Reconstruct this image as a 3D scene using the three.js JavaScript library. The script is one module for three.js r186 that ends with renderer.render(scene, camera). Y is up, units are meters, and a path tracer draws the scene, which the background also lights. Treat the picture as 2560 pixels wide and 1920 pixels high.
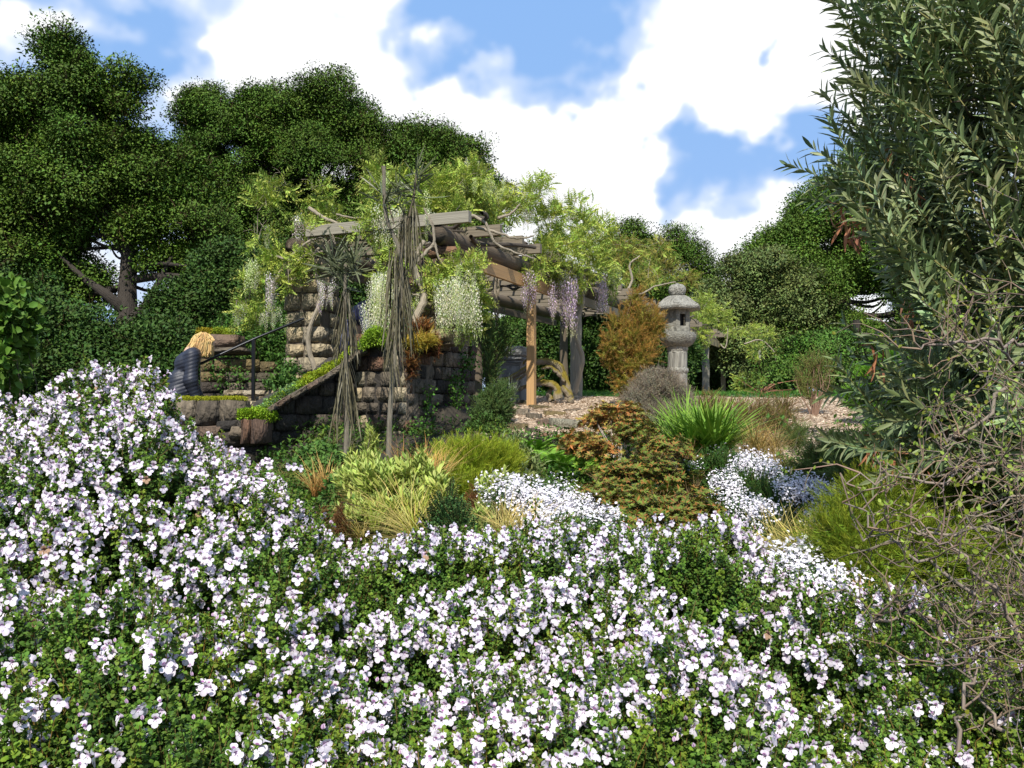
import * as THREE from 'three';
import { ImprovedNoise } from 'three/addons/math/ImprovedNoise.js';
import { MarchingCubes } from 'three/addons/objects/MarchingCubes.js';
import { mergeVertices } from 'three/addons/utils/BufferGeometryUtils.js';

// ---------------------------------------------------------------- camera, sky, sun, exposure
const scene = new THREE.Scene();
const F = 2070, TH = Math.atan(40 / F), EYE = 1.6;          // focal length and lens of the photograph in its own pixels
const camera = new THREE.PerspectiveCamera(49.76, 4 / 3, 0.05, 900);
camera.position.set(0, EYE, 0);
camera.lookAt(0, EYE + Math.tan(TH) * 100, -100);
const renderer = new THREE.WebGLRenderer({ antialias: true });
renderer.setSize(1024, 768);
renderer.toneMapping = THREE.LinearToneMapping;
renderer.toneMappingExposure = 1.52;
renderer.shadowMap.enabled = true;

const noiseGen = new ImprovedNoise();
const nz = (x, y, z) => noiseGen.noise(x + 31.7, y + 17.3, z + 53.1);
const fbm = (x, y, z, o = 4) => { let s = 0, a = 0.5; for (let i = 0; i < o; i++) { s += a * nz(x, y, z); x *= 2.03; y *= 2.03; z *= 2.03; a *= 0.5; } return s; };
const clamp = (x, a = 0, b = 1) => Math.min(b, Math.max(a, x));
const lerp = (a, b, t) => a + (b - a) * t;
const sstep = (a, b, x) => { const t = clamp((x - a) / (b - a)); return t * t * (3 - 2 * t); };
function table(t, x) { if (x <= t[0][0]) return t[0][1]; for (let i = 1; i < t.length; i++) if (x <= t[i][0]) return lerp(t[i - 1][1], t[i][1], (x - t[i - 1][0]) / (t[i][0] - t[i - 1][0])); return t[t.length - 1][1]; }
function RNG(seed) { let a = seed >>> 0; const r = () => { a = (a + 0x6d2b79f5) | 0; let t = Math.imul(a ^ (a >>> 15), 1 | a); t = (t + Math.imul(t ^ (t >>> 7), 61 | t)) ^ t; return ((t ^ (t >>> 14)) >>> 0) / 4294967296; };
  r.r = (a2, b) => a2 + (b - a2) * r(); r.s = (x = 1) => (r() * 2 - 1) * x; r.i = (n) => Math.floor(r() * n); r.g = () => (r() + r() + r() - 1.5) / 1.5; return r; }

{ // the sky: clear air with summer cumulus, one cloud field for the whole dome
  const W = 2048, H = 1024, data = new Float32Array(W * H * 4);
  const A = (u, v) => { const az = Math.atan((u - 1280) / F); return [az, Math.atan((1000 - v) / F * Math.cos(az))]; };
  // large cloud banks (+) and clear lanes (-): centre, reach across and up, tilt, strength
  const banks = [[640, 110, 260, 110, -0.1, .95], [900, 180, 330, 170, -.35, 1], [1180, 330, 300, 190, -.5, 1.05], [1500, 480, 330, 190, -.35, 1.0], [1780, 560, 180, 110, -.3, .4], [1300, 650, 600, 180, 0, .6], [40, 150, 120, 90, -.6, .75], [250, 60, 230, 60, -.3, .05],
    [1740, 90, 230, 150, -.3, 1.0], [2050, 180, 300, 170, 0, 1.0], [2500, 120, 400, 200, 0, .8], [1900, 620, 240, 70, -.2, .5], [2300, 560, 300, 90, -.1, .2], [1640, 290, 160, 60, -.3, .5],
    [1180, 30, 240, 60, -.35, -1.3], [1330, 120, 200, 80, -.6, -1.0], [1500, 200, 190, 55, -.35, -1.25], [1380, 60, 120, 70, -.5, -.8], [1860, 440, 190, 85, -.25, -1.5], [2020, 380, 130, 60, 0, -1.0], [1740, 400, 60, 60, -.5, -.7], [1870, 115, 40, 40, 0, -1.6], [100, 20, 220, 40, 0, -.8], [20, 260, 150, 60, .3, -1.2], [300, 170, 190, 55, -.6, -.9], [420, 30, 160, 40, -.2, -.5], [1620, 690, 100, 40, 0, -.8], [160, 100, 120, 40, -.7, -.5]]
    .map(([u, v, a, b, t, s]) => { const c = A(u, v); return [c[0], c[1], a / F, b / F, Math.cos(t), Math.sin(t), s]; });
  for (let j = 0; j < H; j++) {
    const el = ((j + 0.5) / H - 0.5) * Math.PI, y = Math.sin(el), ce = Math.cos(el);
    for (let i = 0; i < W; i++) {
      const ph = ((i + 0.5) / W - 0.5) * 2 * Math.PI, x = Math.cos(ph) * ce, z = Math.sin(ph) * ce, o = (j * W + i) * 4;
      const az = Math.atan2(x, -z);
      let cl = 0, shade = 1;
      if (y > 0) {
        const k = 1 / (y + 0.25), wx = x * k + .16 * nz(x * k * 5, 11, z * k * 5), wz = z * k + .16 * nz(x * k * 5, 21, z * k * 5), n = fbm(wx * 2.6, 3.1, wz * 2.6, 7) * 1.55 + fbm(az * 9 + wx * 2, el * 14, 5, 5) * .5;
        let b = 0, near = 0; const fw = fbm(az * 9, el * 11, 31, 5) * .16, fe = fbm(az * 9 + 40, el * 11, 71, 5) * .13, AZ = az + fw, EL = el + fe;
        for (const q of banks) {
          const da = AZ - q[0], de = EL - q[1];
          const p = (da * q[4] - de * q[5]) / q[2], r = (da * q[5] + de * q[4]) / q[3], w = Math.exp(-(p * p + r * r) * 0.9);
          b += q[6] * w; near += w;
        }
        const m = n * 0.72 + b * 0.72 - 0.02 * (1 - Math.min(1, near));
        cl = sstep(0.0, 0.52, m);
        cl = Math.max(cl, 0.38 * sstep(-0.35, 0.25, m + .25 * fbm(x * k * 7, 2, z * k * 3, 4)));
        shade = 1 - 0.10 * sstep(0.5, 1.0, m) * (0.5 + nz(x * k * 4, 5, z * k * 4));
      }
      const h = Math.pow(1 - Math.max(0, y), 4);
      const sky = [lerp(0.175, 0.30, h), lerp(0.325, 0.43, h), lerp(0.60, 0.66, h)];
      const white = [0.78 * shade, 0.785 * shade, 0.80 * shade];
      for (let c = 0; c < 3; c++) data[o + c] = y > -0.02 ? lerp(sky[c], white[c], cl) : [0.07, 0.09, 0.05][c];
      data[o + 3] = 1;
    }
  }
  const t = new THREE.DataTexture(data, W, H, THREE.RGBAFormat, THREE.FloatType);
  t.mapping = THREE.EquirectangularReflectionMapping; t.magFilter = THREE.LinearFilter; t.needsUpdate = true;
  scene.background = t; scene.environment = t;
}
const SUN = new THREE.Vector3(-0.10, 0.80, 0.54).normalize();
const sun = new THREE.DirectionalLight(new THREE.Color(1, 0.95, 0.86), 4.6);
sun.position.copy(SUN).multiplyScalar(60); sun.target.position.set(0, 1, -8);
sun.castShadow = true; sun.shadow.mapSize.set(4096, 4096);
Object.assign(sun.shadow.camera, { left: -30, right: 30, top: 30, bottom: -30, near: 1, far: 160 });
scene.add(sun, sun.target);

// ---------------------------------------------------------------- small tools
const V = (x, y, z) => new THREE.Vector3(x, y, z), UPV = V(0, 1, 0);
const P = (u, v, d) => { const a = (u - 1280) / F, b = (960 - v) / F, y = b * Math.cos(TH) + Math.sin(TH), z = Math.cos(TH) - b * Math.sin(TH), t = d / z; return V(a * t, EYE + y * t, -d); };
const pxm = (px, d) => px / F * d;                             // a length in pixels of the photograph, in metres at depth d
const col = (r, g, b) => [r, g, b];
const used = new Map();
function numbered(n) { const k = used.get(n) || 0; used.set(n, k + 1); return k ? `${n}_${String(k).padStart(3, '0')}` : n; }
function tag(o, label, category, group, kind) { if (label) o.userData.label = label; if (category) o.userData.category = category; if (group) o.userData.group = group; if (kind) o.userData.kind = kind; return o; }
function thing(name, label, category, at = V(0, 0, 0), group) { const o = new THREE.Group(); o.name = numbered(name); o.position.copy(at); scene.add(o); return tag(o, label, category, group); }
function mesh(name, geo, mat, parent, kind) { const m = new THREE.Mesh(geo, mat); m.castShadow = m.receiveShadow = true; m.name = parent === scene ? numbered(name) : name; parent.add(m); if (kind) m.userData.kind = kind; return m; }

class GB {                                                      // collects triangles into one geometry
  constructor() { this.p = []; this.c = []; this.t = []; this.i = []; this.n = 0; }
  v(x, y, z, c = [1, 1, 1], s = 0, t = 0) { this.p.push(x, y, z); this.c.push(c[0], c[1], c[2]); this.t.push(s, t); return this.n++; }
  q(a, b, c, d) { this.i.push(a, b, c, a, c, d); }
  leaf(o, d, up, len, wid, c, { curl = 0.15, fold = 0.15, st, c2 } = {}) {
    const n = up.clone().addScaledVector(d, -up.dot(d)); if (n.lengthSq() < 1e-6) n.set(d.y, -d.x, 0.3); n.normalize();
    const s = d.clone().cross(n), e = c2 || c;
    const at = (t, w, l) => [o.x + d.x * len * t + s.x * w + n.x * (l - curl * len * t * t), o.y + d.y * len * t + s.y * w + n.y * (l - curl * len * t * t), o.z + d.z * len * t + s.z * w + n.z * (l - curl * len * t * t)];
    const b = this.v(o.x, o.y, o.z, c);
    if (st === 1) { const q = [[.38, 1], [.38, -1], [.78, .8], [.78, -.8]].map(([t, w]) => this.v(...at(t, w * wid / 2, fold * wid * Math.abs(w)), c)), t = this.v(...at(1, 0, 0), e); this.i.push(b, q[1], q[0], q[0], q[1], q[3], q[0], q[3], q[2], q[2], q[3], t); return; }
    if (!st) { const l = this.v(...at(.5, wid / 2, fold * wid), c), r = this.v(...at(.5, -wid / 2, fold * wid), c), t = this.v(...at(1, 0, 0), e); this.i.push(b, r, t, b, t, l); return; }
    let pl = b, pm = b, pr = b;
    for (const [t, w] of st) {
      const l = this.v(...at(t, w * wid / 2, fold * wid * w), c), m = this.v(...at(t, 0, 0), e), r = this.v(...at(t, -w * wid / 2, fold * wid * w), c);
      if (pl === b) this.i.push(b, m, l, b, r, m); else { this.q(pl, pm, m, l); this.q(pm, pr, r, m); }
      pl = l; pm = m; pr = r;
    }
    const t = this.v(...at(1, 0, 0), e); this.i.push(pl, pm, t, pm, pr, t);
  }
  tube(pts, rad, sides, c, uvs = 1) {
    const n = pts.length, f = V(0, 0, 0), a = V(0, 0, 0), b = V(0, 0, 0); let prev = -1, len = 0, ref = null;
    for (let k = 0; k < n; k++) {
      f.copy(pts[Math.min(n - 1, k + 1)]).sub(pts[Math.max(0, k - 1)]).normalize();
      if (!ref) { ref = Math.abs(f.y) > 0.9 ? V(1, 0, 0) : V(0, 1, 0); }
      a.copy(ref).addScaledVector(f, -ref.dot(f)).normalize(); ref.copy(a); b.copy(f).cross(a);
      if (k) len += pts[k].distanceTo(pts[k - 1]);
      const r = typeof rad === 'number' ? rad : Array.isArray(rad) ? rad[k] : rad(k / (n - 1)), st = this.n, cc = typeof c === 'function' ? c(k / (n - 1)) : c;
      for (let j = 0; j <= sides; j++) { const w = j / sides * Math.PI * 2; const x = Math.cos(w) * r, y = Math.sin(w) * r; this.v(pts[k].x + a.x * x + b.x * y, pts[k].y + a.y * x + b.y * y, pts[k].z + a.z * x + b.z * y, cc, j / sides * uvs, len); }
      if (prev >= 0) for (let j = 0; j < sides; j++) this.q(prev + j, prev + j + 1, st + j + 1, st + j);
      prev = st;
    }
  }
  add(g, m, c) {
    const p = g.attributes.position, uv = g.attributes.uv, base = this.n, w = V(0, 0, 0), gc = g.attributes.color;
    for (let k = 0; k < p.count; k++) { w.fromBufferAttribute(p, k); if (m) w.applyMatrix4(m); this.v(w.x, w.y, w.z, gc && !c ? [gc.getX(k), gc.getY(k), gc.getZ(k)] : c, uv ? uv.getX(k) : 0, uv ? uv.getY(k) : 0); }
    if (g.index) for (let k = 0; k < g.index.count; k++) this.i.push(base + g.index.getX(k)); else for (let k = 0; k < p.count; k++) this.i.push(base + k);
  }
  build(smooth = true) {
    let g = new THREE.BufferGeometry();
    g.setAttribute('position', new THREE.Float32BufferAttribute(this.p, 3)); g.setAttribute('color', new THREE.Float32BufferAttribute(this.c, 3)); g.setAttribute('uv', new THREE.Float32BufferAttribute(this.t, 2));
    g.setIndex(this.i); if (!smooth) g = g.toNonIndexed(); g.computeVertexNormals(); return g;
  }
}
const LANCE = [[.25, .8], [.55, 1], [.8, .6]], OVAL = [[.3, .85], [.7, .9]], BLADE = [[.3, 1], [.65, .75]];
const rdir = (r, up = 0) => { const v = V(r.g(), r.g() + up, r.g()); return v.lengthSq() < 1e-4 ? V(0, 1, 0) : v.normalize(); };
const vary = (c, r, a = .2) => { const k = 1 + r.s(a); return [c[0] * k * (1 + r.s(a * .5)), c[1] * k, c[2] * k * (1 + r.s(a * .5))]; };

// instanced pieces nobody could count: items are {p, d (local +y), roll, s, c}
function scatter(name, geos, mat, parent, items, kind = 'stuff') {
  geos = [].concat(geos); const lots = geos.map(() => []);
  items.forEach((it, k) => lots[it.g ?? (k * 7 + (k >> 3)) % geos.length].push(it));
  const q = new THREE.Quaternion(), q2 = new THREE.Quaternion(), m = new THREE.Matrix4(), s = V(1, 1, 1), c = new THREE.Color();
  geos.forEach((g, k) => {
    if (!lots[k].length) return;
    const im = new THREE.InstancedMesh(g, mat, lots[k].length);
    lots[k].forEach((it, j) => {
      if (it.q) q.copy(it.q); else { q.setFromUnitVectors(UPV, it.d || UPV); q2.setFromAxisAngle(UPV, it.roll || 0); q.multiply(q2); }
      if (it.sv) s.copy(it.sv); else s.setScalar(it.s || 1);
      im.setMatrixAt(j, m.compose(it.p, q, s));
      const t = it.c || [1, 1, 1]; im.setColorAt(j, c.setRGB(t[0], t[1], t[2]));
    });
    im.name = parent === scene ? numbered(name) : name; im.castShadow = im.receiveShadow = true; if (kind) im.userData.kind = kind;
    parent.add(im);
  });
}
// noise textures -------------------------------------------------------------
function tex(n, f, srgb = false, rep = 1) {
  const d = new Uint8Array(n * n * 4);
  for (let y = 0; y < n; y++) for (let x = 0; x < n; x++) { const c = f(x / n, y / n); const o = (y * n + x) * 4; d[o] = clamp(c[0]) * 255; d[o + 1] = clamp(c[1] ?? c[0]) * 255; d[o + 2] = clamp(c[2] ?? c[0]) * 255; d[o + 3] = 255; }
  const t = new THREE.DataTexture(d, n, n); t.magFilter = THREE.LinearFilter; t.wrapS = t.wrapT = THREE.RepeatWrapping; if (srgb) t.colorSpace = THREE.SRGBColorSpace; t.repeat.set(rep, rep); t.needsUpdate = true; return t;
}
// a noise that tiles
const tn = (u, v, f, s) => { const a = u * 2 * Math.PI, b = v * 2 * Math.PI; return nz(Math.cos(a) * f + s, Math.sin(a) * f, Math.cos(b) * f + s * 2) * .5 + nz(Math.sin(b) * f + s, Math.cos(a) * f + 4, Math.sin(a) * f) * .5; };
const tf = (u, v, f, s) => tn(u, v, f, s) + tn(u, v, f * 2.1, s + 5) * .5 + tn(u, v, f * 4.3, s + 9) * .25 + tn(u, v, f * 9, s + 2) * .15;
const stoneMap = tex(256, (u, v) => { const a = tf(u, v, 1.2, 3), b = tf(u, v, 2.2, 40), k = .72 + a * .45, l = sstep(.22, .4, b); return [k + l * .18, k + l * .2, k + l * .2]; });
const stoneBump = tex(256, (u, v) => [.5 + tf(u, v, 2.2, 11) * .55]);
const barkBump = tex(256, (u, v) => [.5 + tf(u * 3 % 1, v, 1.4, 21) * .7]);
const grainMap = tex(256, (u, v) => { const k = .82 + nz(u * 34, v * 2.2, 3) * .22 + nz(u * 90, v * 4, 8) * .12; return [k, k, k]; });
const std = (r, g, b, o = {}) => new THREE.MeshStandardMaterial({ color: new THREE.Color().setRGB(r, g, b), roughness: .85, ...o });
const leafMat = (trans = .3, rough = .55, o = {}) => new THREE.MeshPhysicalMaterial({ vertexColors: true, roughness: rough, transmission: trans, thickness: 0, side: THREE.DoubleSide, specularIntensity: .5, ...o });
const WARM = new THREE.Color().setRGB(1.25, 1.2, .85); const LEAF = leafMat(.3, .6, { color: WARM, specularIntensity: .3 }), LEAFDARK = leafMat(0, .6, { color: WARM, specularIntensity: .3 }), PETAL = leafMat(.25, .7, { specularIntensity: .2 }), TWIG = std(1, 1, 1, { vertexColors: true, roughness: .9 });
const BARK = std(.045, .036, .027, { bumpMap: barkBump, bumpScale: .03, roughness: .95 });

// ---------------------------------------------------------------- the ground
const gA = [[0, .05], [2, .25], [4, .58], [6, .76], [7.5, .86], [8.6, 1.2], [10, 1.36], [12, 1.52], [14, 1.63], [17, 1.7], [20, 1.72], [40, 1.75], [400, 1.8]];
const gB = [[0, .05], [2, .3], [4, .68], [6, .98], [8, 1.2], [10, 1.37], [12, 1.52], [14, 1.63], [17, 1.7], [20, 1.72], [40, 1.75], [400, 1.8]];
const gC = [[0, .05], [4, .45], [8.6, .7], [12, .95], [25, 1.5], [400, 1.8]];
function ground(x, z) {
  const d = -z; let y = lerp(table(gA, d), table(gB, d), sstep(.7, 1.5, x));
  y = lerp(table(gC, d), y, sstep(-2.9, -2.2, x));
  const terr = sstep(9.3, 9.6, d) * (1 - sstep(-.8, -.3, x)) * sstep(-2.9, -2.5, x) * (1 - sstep(12, 14, d));
  y = lerp(y, 1.55, terr);
  return y + fbm(x * .8, 1.5, z * .8, 3) * .07 * sstep(1, 4, d);
}
function sheet(name, xs, ds, lift, mat, colf) {
  const g = new GB(), nx = xs.length;
  ds.forEach((d) => xs.forEach((x) => g.v(x, ground(x, -d) + lift, -d, colf ? colf(x, d) : [1, 1, 1], x, d)));
  for (let j = 0; j < ds.length - 1; j++) for (let i = 0; i < nx - 1; i++) { const a = j * nx + i; g.q(a, a + 1, a + nx + 1, a + nx); }
  return tag(mesh(name, g.build(), mat, scene), null, null, null, 'structure');
}
const span = (a, b, n, p = 1) => Array.from({ length: n + 1 }, (_, i) => a + (b - a) * Math.pow(i / n, p));
const soilMap = tex(256, (u, v) => { const k = .6 + tf(u, v, 3, 7) * .6; return [k, k, k]; });
sheet('ground', [...span(-300, -12, 14), ...span(-11.5, 11.5, 130), ...span(12, 300, 14)], [...span(-25, -1, 8), ...span(-.5, 20, 120), ...span(21, 420, 30, 2)], 0, std(.045, .036, .022, { map: soilMap, bumpMap: stoneBump, bumpScale: .02 }));
const chipMap = tex(512, (u, v) => { const k = .72 + nz(u * 150, v * 60, 2) * .42 + nz(u * 60, v * 150, 9) * .42 + tf(u, v, 1.5, 3) * .2; return [k, k * .97, k * .93]; });
const MULCH = std(.56, .43, .31, { map: chipMap, bumpMap: chipMap, bumpScale: .012, roughness: .9 });
sheet('bark_mulch', span(-.05, 9, 76), span(8.9, 14.4, 56), .012, MULCH);
sheet('bark_mulch_slope', span(1.6, 7, 50), span(5.2, 8.2, 30), .012, MULCH);
sheet('lawn', span(-2, 14, 40), span(14.4, 24, 30), .02, std(.05, .13, .022, { map: soilMap }));
// ---------------------------------------------------------------- masonry
const STONES = Array.from({ length: 10 }, (_, k) => {
  let g = new THREE.BoxGeometry(1, 1, 1, 3, 2, 2); g.deleteAttribute('normal'); g.deleteAttribute('uv'); g = mergeVertices(g);
  const p = g.attributes.position, uv = []; const r = RNG(100 + k), e = r.r(12, 26);
  for (let i = 0; i < p.count; i++) {
    let x = p.getX(i), y = p.getY(i), z = p.getZ(i);
    const l = Math.pow(Math.pow(Math.abs(2 * x), e) + Math.pow(Math.abs(2 * y), e) + Math.pow(Math.abs(2 * z), e), 1 / e);
    x = x / l + r.s(.022); y = y / l + r.s(.03); z = z / l + r.s(.06) + (z > 0.4 && Math.abs(x) < .3 ? .07 : 0);
    p.setXYZ(i, x, y, z); uv.push(x * .5 + z * .4 + k * .37, y * .35 + k * .21 + z * .2);
  }
  g.setAttribute('uv', new THREE.Float32BufferAttribute(uv, 2)); g.computeVertexNormals(); return g;
});
const stoneMats = (cols, rough = .92) => cols.map(([r, g, b]) => std(r, g, b, { map: stoneMap, bumpMap: stoneBump, bumpScale: .035, roughness: rough }));
const S_TAN = stoneMats([[.40, .32, .19], [.33, .265, .165], [.45, .37, .235], [.28, .235, .155], [.37, .31, .215]]);
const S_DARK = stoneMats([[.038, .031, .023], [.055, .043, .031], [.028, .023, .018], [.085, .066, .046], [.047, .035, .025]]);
const S_MID = stoneMats([[.17, .132, .088], [.13, .105, .072], [.205, .165, .115], [.10, .08, .057], [.15, .1, .068]]);
const S_RED = stoneMats([[.16, .085, .05], [.10, .06, .04], [.2, .11, .06], [.075, .052, .038]]);
const S_MOSS = stoneMats([[.14, .105, .045], [.10, .085, .045], [.17, .125, .05], [.085, .072, .045]]);
const MORTAR = std(.16, .125, .085, { map: stoneMap, bumpMap: stoneBump, bumpScale: .02 }), MORTARDARK = std(.04, .033, .025, { map: stoneMap, bumpMap: stoneBump, bumpScale: .02 });
function stone(parent, r, mats, c, size, ry, name = 'stone') {
  const m = mesh(name, STONES[r.i(10)], mats[r.i(mats.length)], parent);
  m.position.copy(c); m.scale.set(size[0] * 1.04, size[1] * 1.04, size[2]); m.rotation.set(r.s(.02), ry, r.s(.025)); return m;
}
// a faced wall: front line of [x, z] from the left end to the right as one stands before it
function courses(parent, pts, y0, top, rh, sw, th, mats, r, mortar, back = .25) {
  const seg = [0]; for (let i = 1; i < pts.length; i++) seg.push(seg[i - 1] + Math.hypot(pts[i][0] - pts[i - 1][0], pts[i][1] - pts[i - 1][1]));
  const L = seg[seg.length - 1];
  const at = (s) => { s = clamp(s, 0, L); let i = 1; while (i < pts.length - 1 && s > seg[i]) i++; const t = (s - seg[i - 1]) / (seg[i] - seg[i - 1]), a = pts[i - 1], b = pts[i]; const dx = (b[0] - a[0]) / (seg[i] - seg[i - 1]), dz = (b[1] - a[1]) / (seg[i] - seg[i - 1]); return [lerp(a[0], b[0], t), lerp(a[1], b[1], t), dx, dz]; };
  const g = new GB(), n = Math.max(2, Math.ceil(L / .15));
  for (let k = 0; k <= n; k++) { const [x, z, dx, dz] = at(L * k / n), s = L * k / n, T = top(s) - .05, f = -.035, b = -back; for (const [o, y] of [[f, y0 - .1], [f, T], [b, T], [b, y0 - .1]]) g.v(x - dz * o, y, z + dx * o, [1, 1, 1], s * 1.5, y * 1.5 + o); }
  for (let k = 0; k < n; k++) for (let j = 0; j < 3; j++) { const a = k * 4 + j; g.q(a, a + 4, a + 5, a + 1); }
  g.q(0, 1, 2, 3); g.q(n * 4 + 3, n * 4 + 2, n * 4 + 1, n * 4);
  mesh('mortar', g.build(false), mortar, parent);
  const maxT = Math.max(...Array.from({ length: 30 }, (_, k) => top(L * k / 29)));
  let y = y0, row = 0;
  while (y < maxT - .03) {
    const h = rh * r.r(.82, 1.2); let s = -r() * sw[0] * .5;
    while (s < L - .02) {
      const w = r.r(sw[0], sw[1]), a = Math.max(0, s), b = Math.min(L, s + w), m = (a + b) / 2; s += w;
      if (b - a < .05) continue;
      const T = top(m); let hh = h; if (y + h * .45 > T) continue; if (y + h > T) hh = Math.max(h * .5, T - y);
      const [x, z, dx, dz] = at(m), o = -th / 2 + r.r(-.012, .02), mt = typeof mats === 'function' ? mats(m / L, (y - y0) / (maxT - y0), r) : mats;
      stone(parent, r, mt, V(x - dz * o, y + hh / 2, z + dx * o), [b - a - .012, hh - .012, th], Math.atan2(-dz, dx));
    }
    y += h; row++;
  }
  return { at, L };
}
const XZ = (u, d) => [(u - 1280) / F * d, -d], Y = (v, d) => P(1280, v, d).y;

// curved retaining wall sweeping down from the pier
const WPTS = [[540, 8.05], [625, 8.1], [690, 8.3], [760, 8.6], [830, 8.88], [890, 9.12]].map(([u, d]) => XZ(u, d));
const WTOP = [[540, Y(1052, 8.05)], [600, Y(1050, 8.1)], [640, Y(1046, 8.15)], [690, Y(1008, 8.3)], [760, Y(968, 8.6)], [830, Y(930, 8.88)], [862, Y(900, 9)], [890, Y(878, 9.1)]];
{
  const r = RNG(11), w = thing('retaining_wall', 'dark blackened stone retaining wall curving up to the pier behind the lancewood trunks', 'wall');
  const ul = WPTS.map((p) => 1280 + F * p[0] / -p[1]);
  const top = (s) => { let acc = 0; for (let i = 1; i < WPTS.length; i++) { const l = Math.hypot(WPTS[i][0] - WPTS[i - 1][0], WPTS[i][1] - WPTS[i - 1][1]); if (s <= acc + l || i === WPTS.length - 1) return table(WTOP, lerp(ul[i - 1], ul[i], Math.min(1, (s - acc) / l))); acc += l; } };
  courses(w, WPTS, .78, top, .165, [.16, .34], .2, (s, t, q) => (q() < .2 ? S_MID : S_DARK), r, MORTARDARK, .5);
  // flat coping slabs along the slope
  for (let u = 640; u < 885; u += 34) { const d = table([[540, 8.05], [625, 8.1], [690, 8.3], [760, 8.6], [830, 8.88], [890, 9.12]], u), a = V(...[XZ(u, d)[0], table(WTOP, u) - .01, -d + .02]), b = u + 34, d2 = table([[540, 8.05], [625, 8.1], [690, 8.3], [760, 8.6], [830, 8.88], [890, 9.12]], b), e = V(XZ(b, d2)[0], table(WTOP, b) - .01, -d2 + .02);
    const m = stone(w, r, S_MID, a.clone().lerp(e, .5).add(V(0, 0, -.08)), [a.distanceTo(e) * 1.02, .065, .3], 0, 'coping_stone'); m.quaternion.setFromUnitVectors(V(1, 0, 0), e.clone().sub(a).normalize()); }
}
// the square base below the pier
const C0 = XZ(876, 9.2), C1 = XZ(1013, 8.92), C2 = XZ(1190, 10.5);
{
  const r = RNG(12), w = thing('pier_base', 'mossy dark stone block base that carries the front stone pier of the pergola', 'wall');
  courses(w, [C0, C1], .8, () => 2.34, .155, [.14, .3], .18, (s, t, q) => (q() < .35 ? S_TAN : t > .7 ? S_RED : S_MID), r, MORTAR, .6);
  courses(w, [C1, C2], .8, () => 2.28, .155, [.14, .34], .18, (s, t, q) => (q() < .45 ? S_MID : q() < .4 ? S_RED : S_DARK), r, MORTARDARK, .6);
}
function column(name, label, c, ry, w, y0, y1, rh, mats, r, corbel) {
  const t = thing(name, label, 'pillar', c); t.rotation.y = ry;
  const core = mesh('mortar', new THREE.BoxGeometry(w * .92, y1 - y0, w * .92), MORTAR, t); core.position.y = (y0 + y1) / 2 - .02;
  let y = y0, k = 0;
  while (y < y1 - .02) {
    let h = rh * r.r(.8, 1.2); if (y + h > y1 - .06) h = y1 - y; const W = w * r.r(.97, 1.05) * (corbel && y + h > y1 - .36 ? corbel : 1);
    const q = r.r(-.14, .14) * W;
    for (const [sx, sz] of [[-1, -1], [1, -1], [-1, 1], [1, 1]]) {
      const o = (k % 2 ? sz : -sz) * q, wx = W / 2 + sx * o, wd = W / 2;
      stone(t, r, typeof mats === 'function' ? mats(y) : mats, V(sx * (W / 2 - wx / 2) + r.s(.012), y + h / 2, sz * (W / 2 - wd / 2) + r.s(.012)), [wx - .022, h - .02, wd - .004], 0);
    }
    y += h; k++;
  }
  return t;
}
const PHI = -.380, ORG = V(-.69, 0, -9.55);
const L2W = (x, y, z) => V(x, y, z).applyAxisAngle(UPV, PHI).add(V(ORG.x, 0, ORG.z));
column('stone_pillar', 'tan rough stone pillar under the left end of the pergola, wisteria hanging from its top', L2W(-1.93, 0, -.02), PHI + .12, .5, 1.5, 3.33, .195, S_TAN, RNG(21));
column('stone_pier', 'reddish brown stone pier under the near right corner of the pergola', L2W(-.12, 0, 0), PHI, .5, 2.25, 3.33, .15, (y) => (y > 2.88 ? S_RED : S_TAN), RNG(22), 1.2);

// wall beside the stairs, with its end block
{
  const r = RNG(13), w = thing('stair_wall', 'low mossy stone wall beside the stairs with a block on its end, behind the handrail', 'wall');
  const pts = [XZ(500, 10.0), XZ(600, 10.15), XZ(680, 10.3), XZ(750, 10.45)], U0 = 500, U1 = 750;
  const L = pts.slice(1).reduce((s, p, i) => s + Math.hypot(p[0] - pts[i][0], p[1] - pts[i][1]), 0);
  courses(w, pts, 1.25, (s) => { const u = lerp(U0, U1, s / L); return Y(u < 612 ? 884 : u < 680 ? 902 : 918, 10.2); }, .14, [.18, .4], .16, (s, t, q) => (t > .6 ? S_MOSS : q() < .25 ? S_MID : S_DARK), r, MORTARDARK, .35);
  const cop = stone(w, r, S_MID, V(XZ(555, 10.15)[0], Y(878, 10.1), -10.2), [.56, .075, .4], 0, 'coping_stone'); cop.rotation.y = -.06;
  stone(w, r, S_MID, V(XZ(556, 10.2)[0], Y(855, 10.15), -10.22), [.43, .17, .34], -.05);
}
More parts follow.
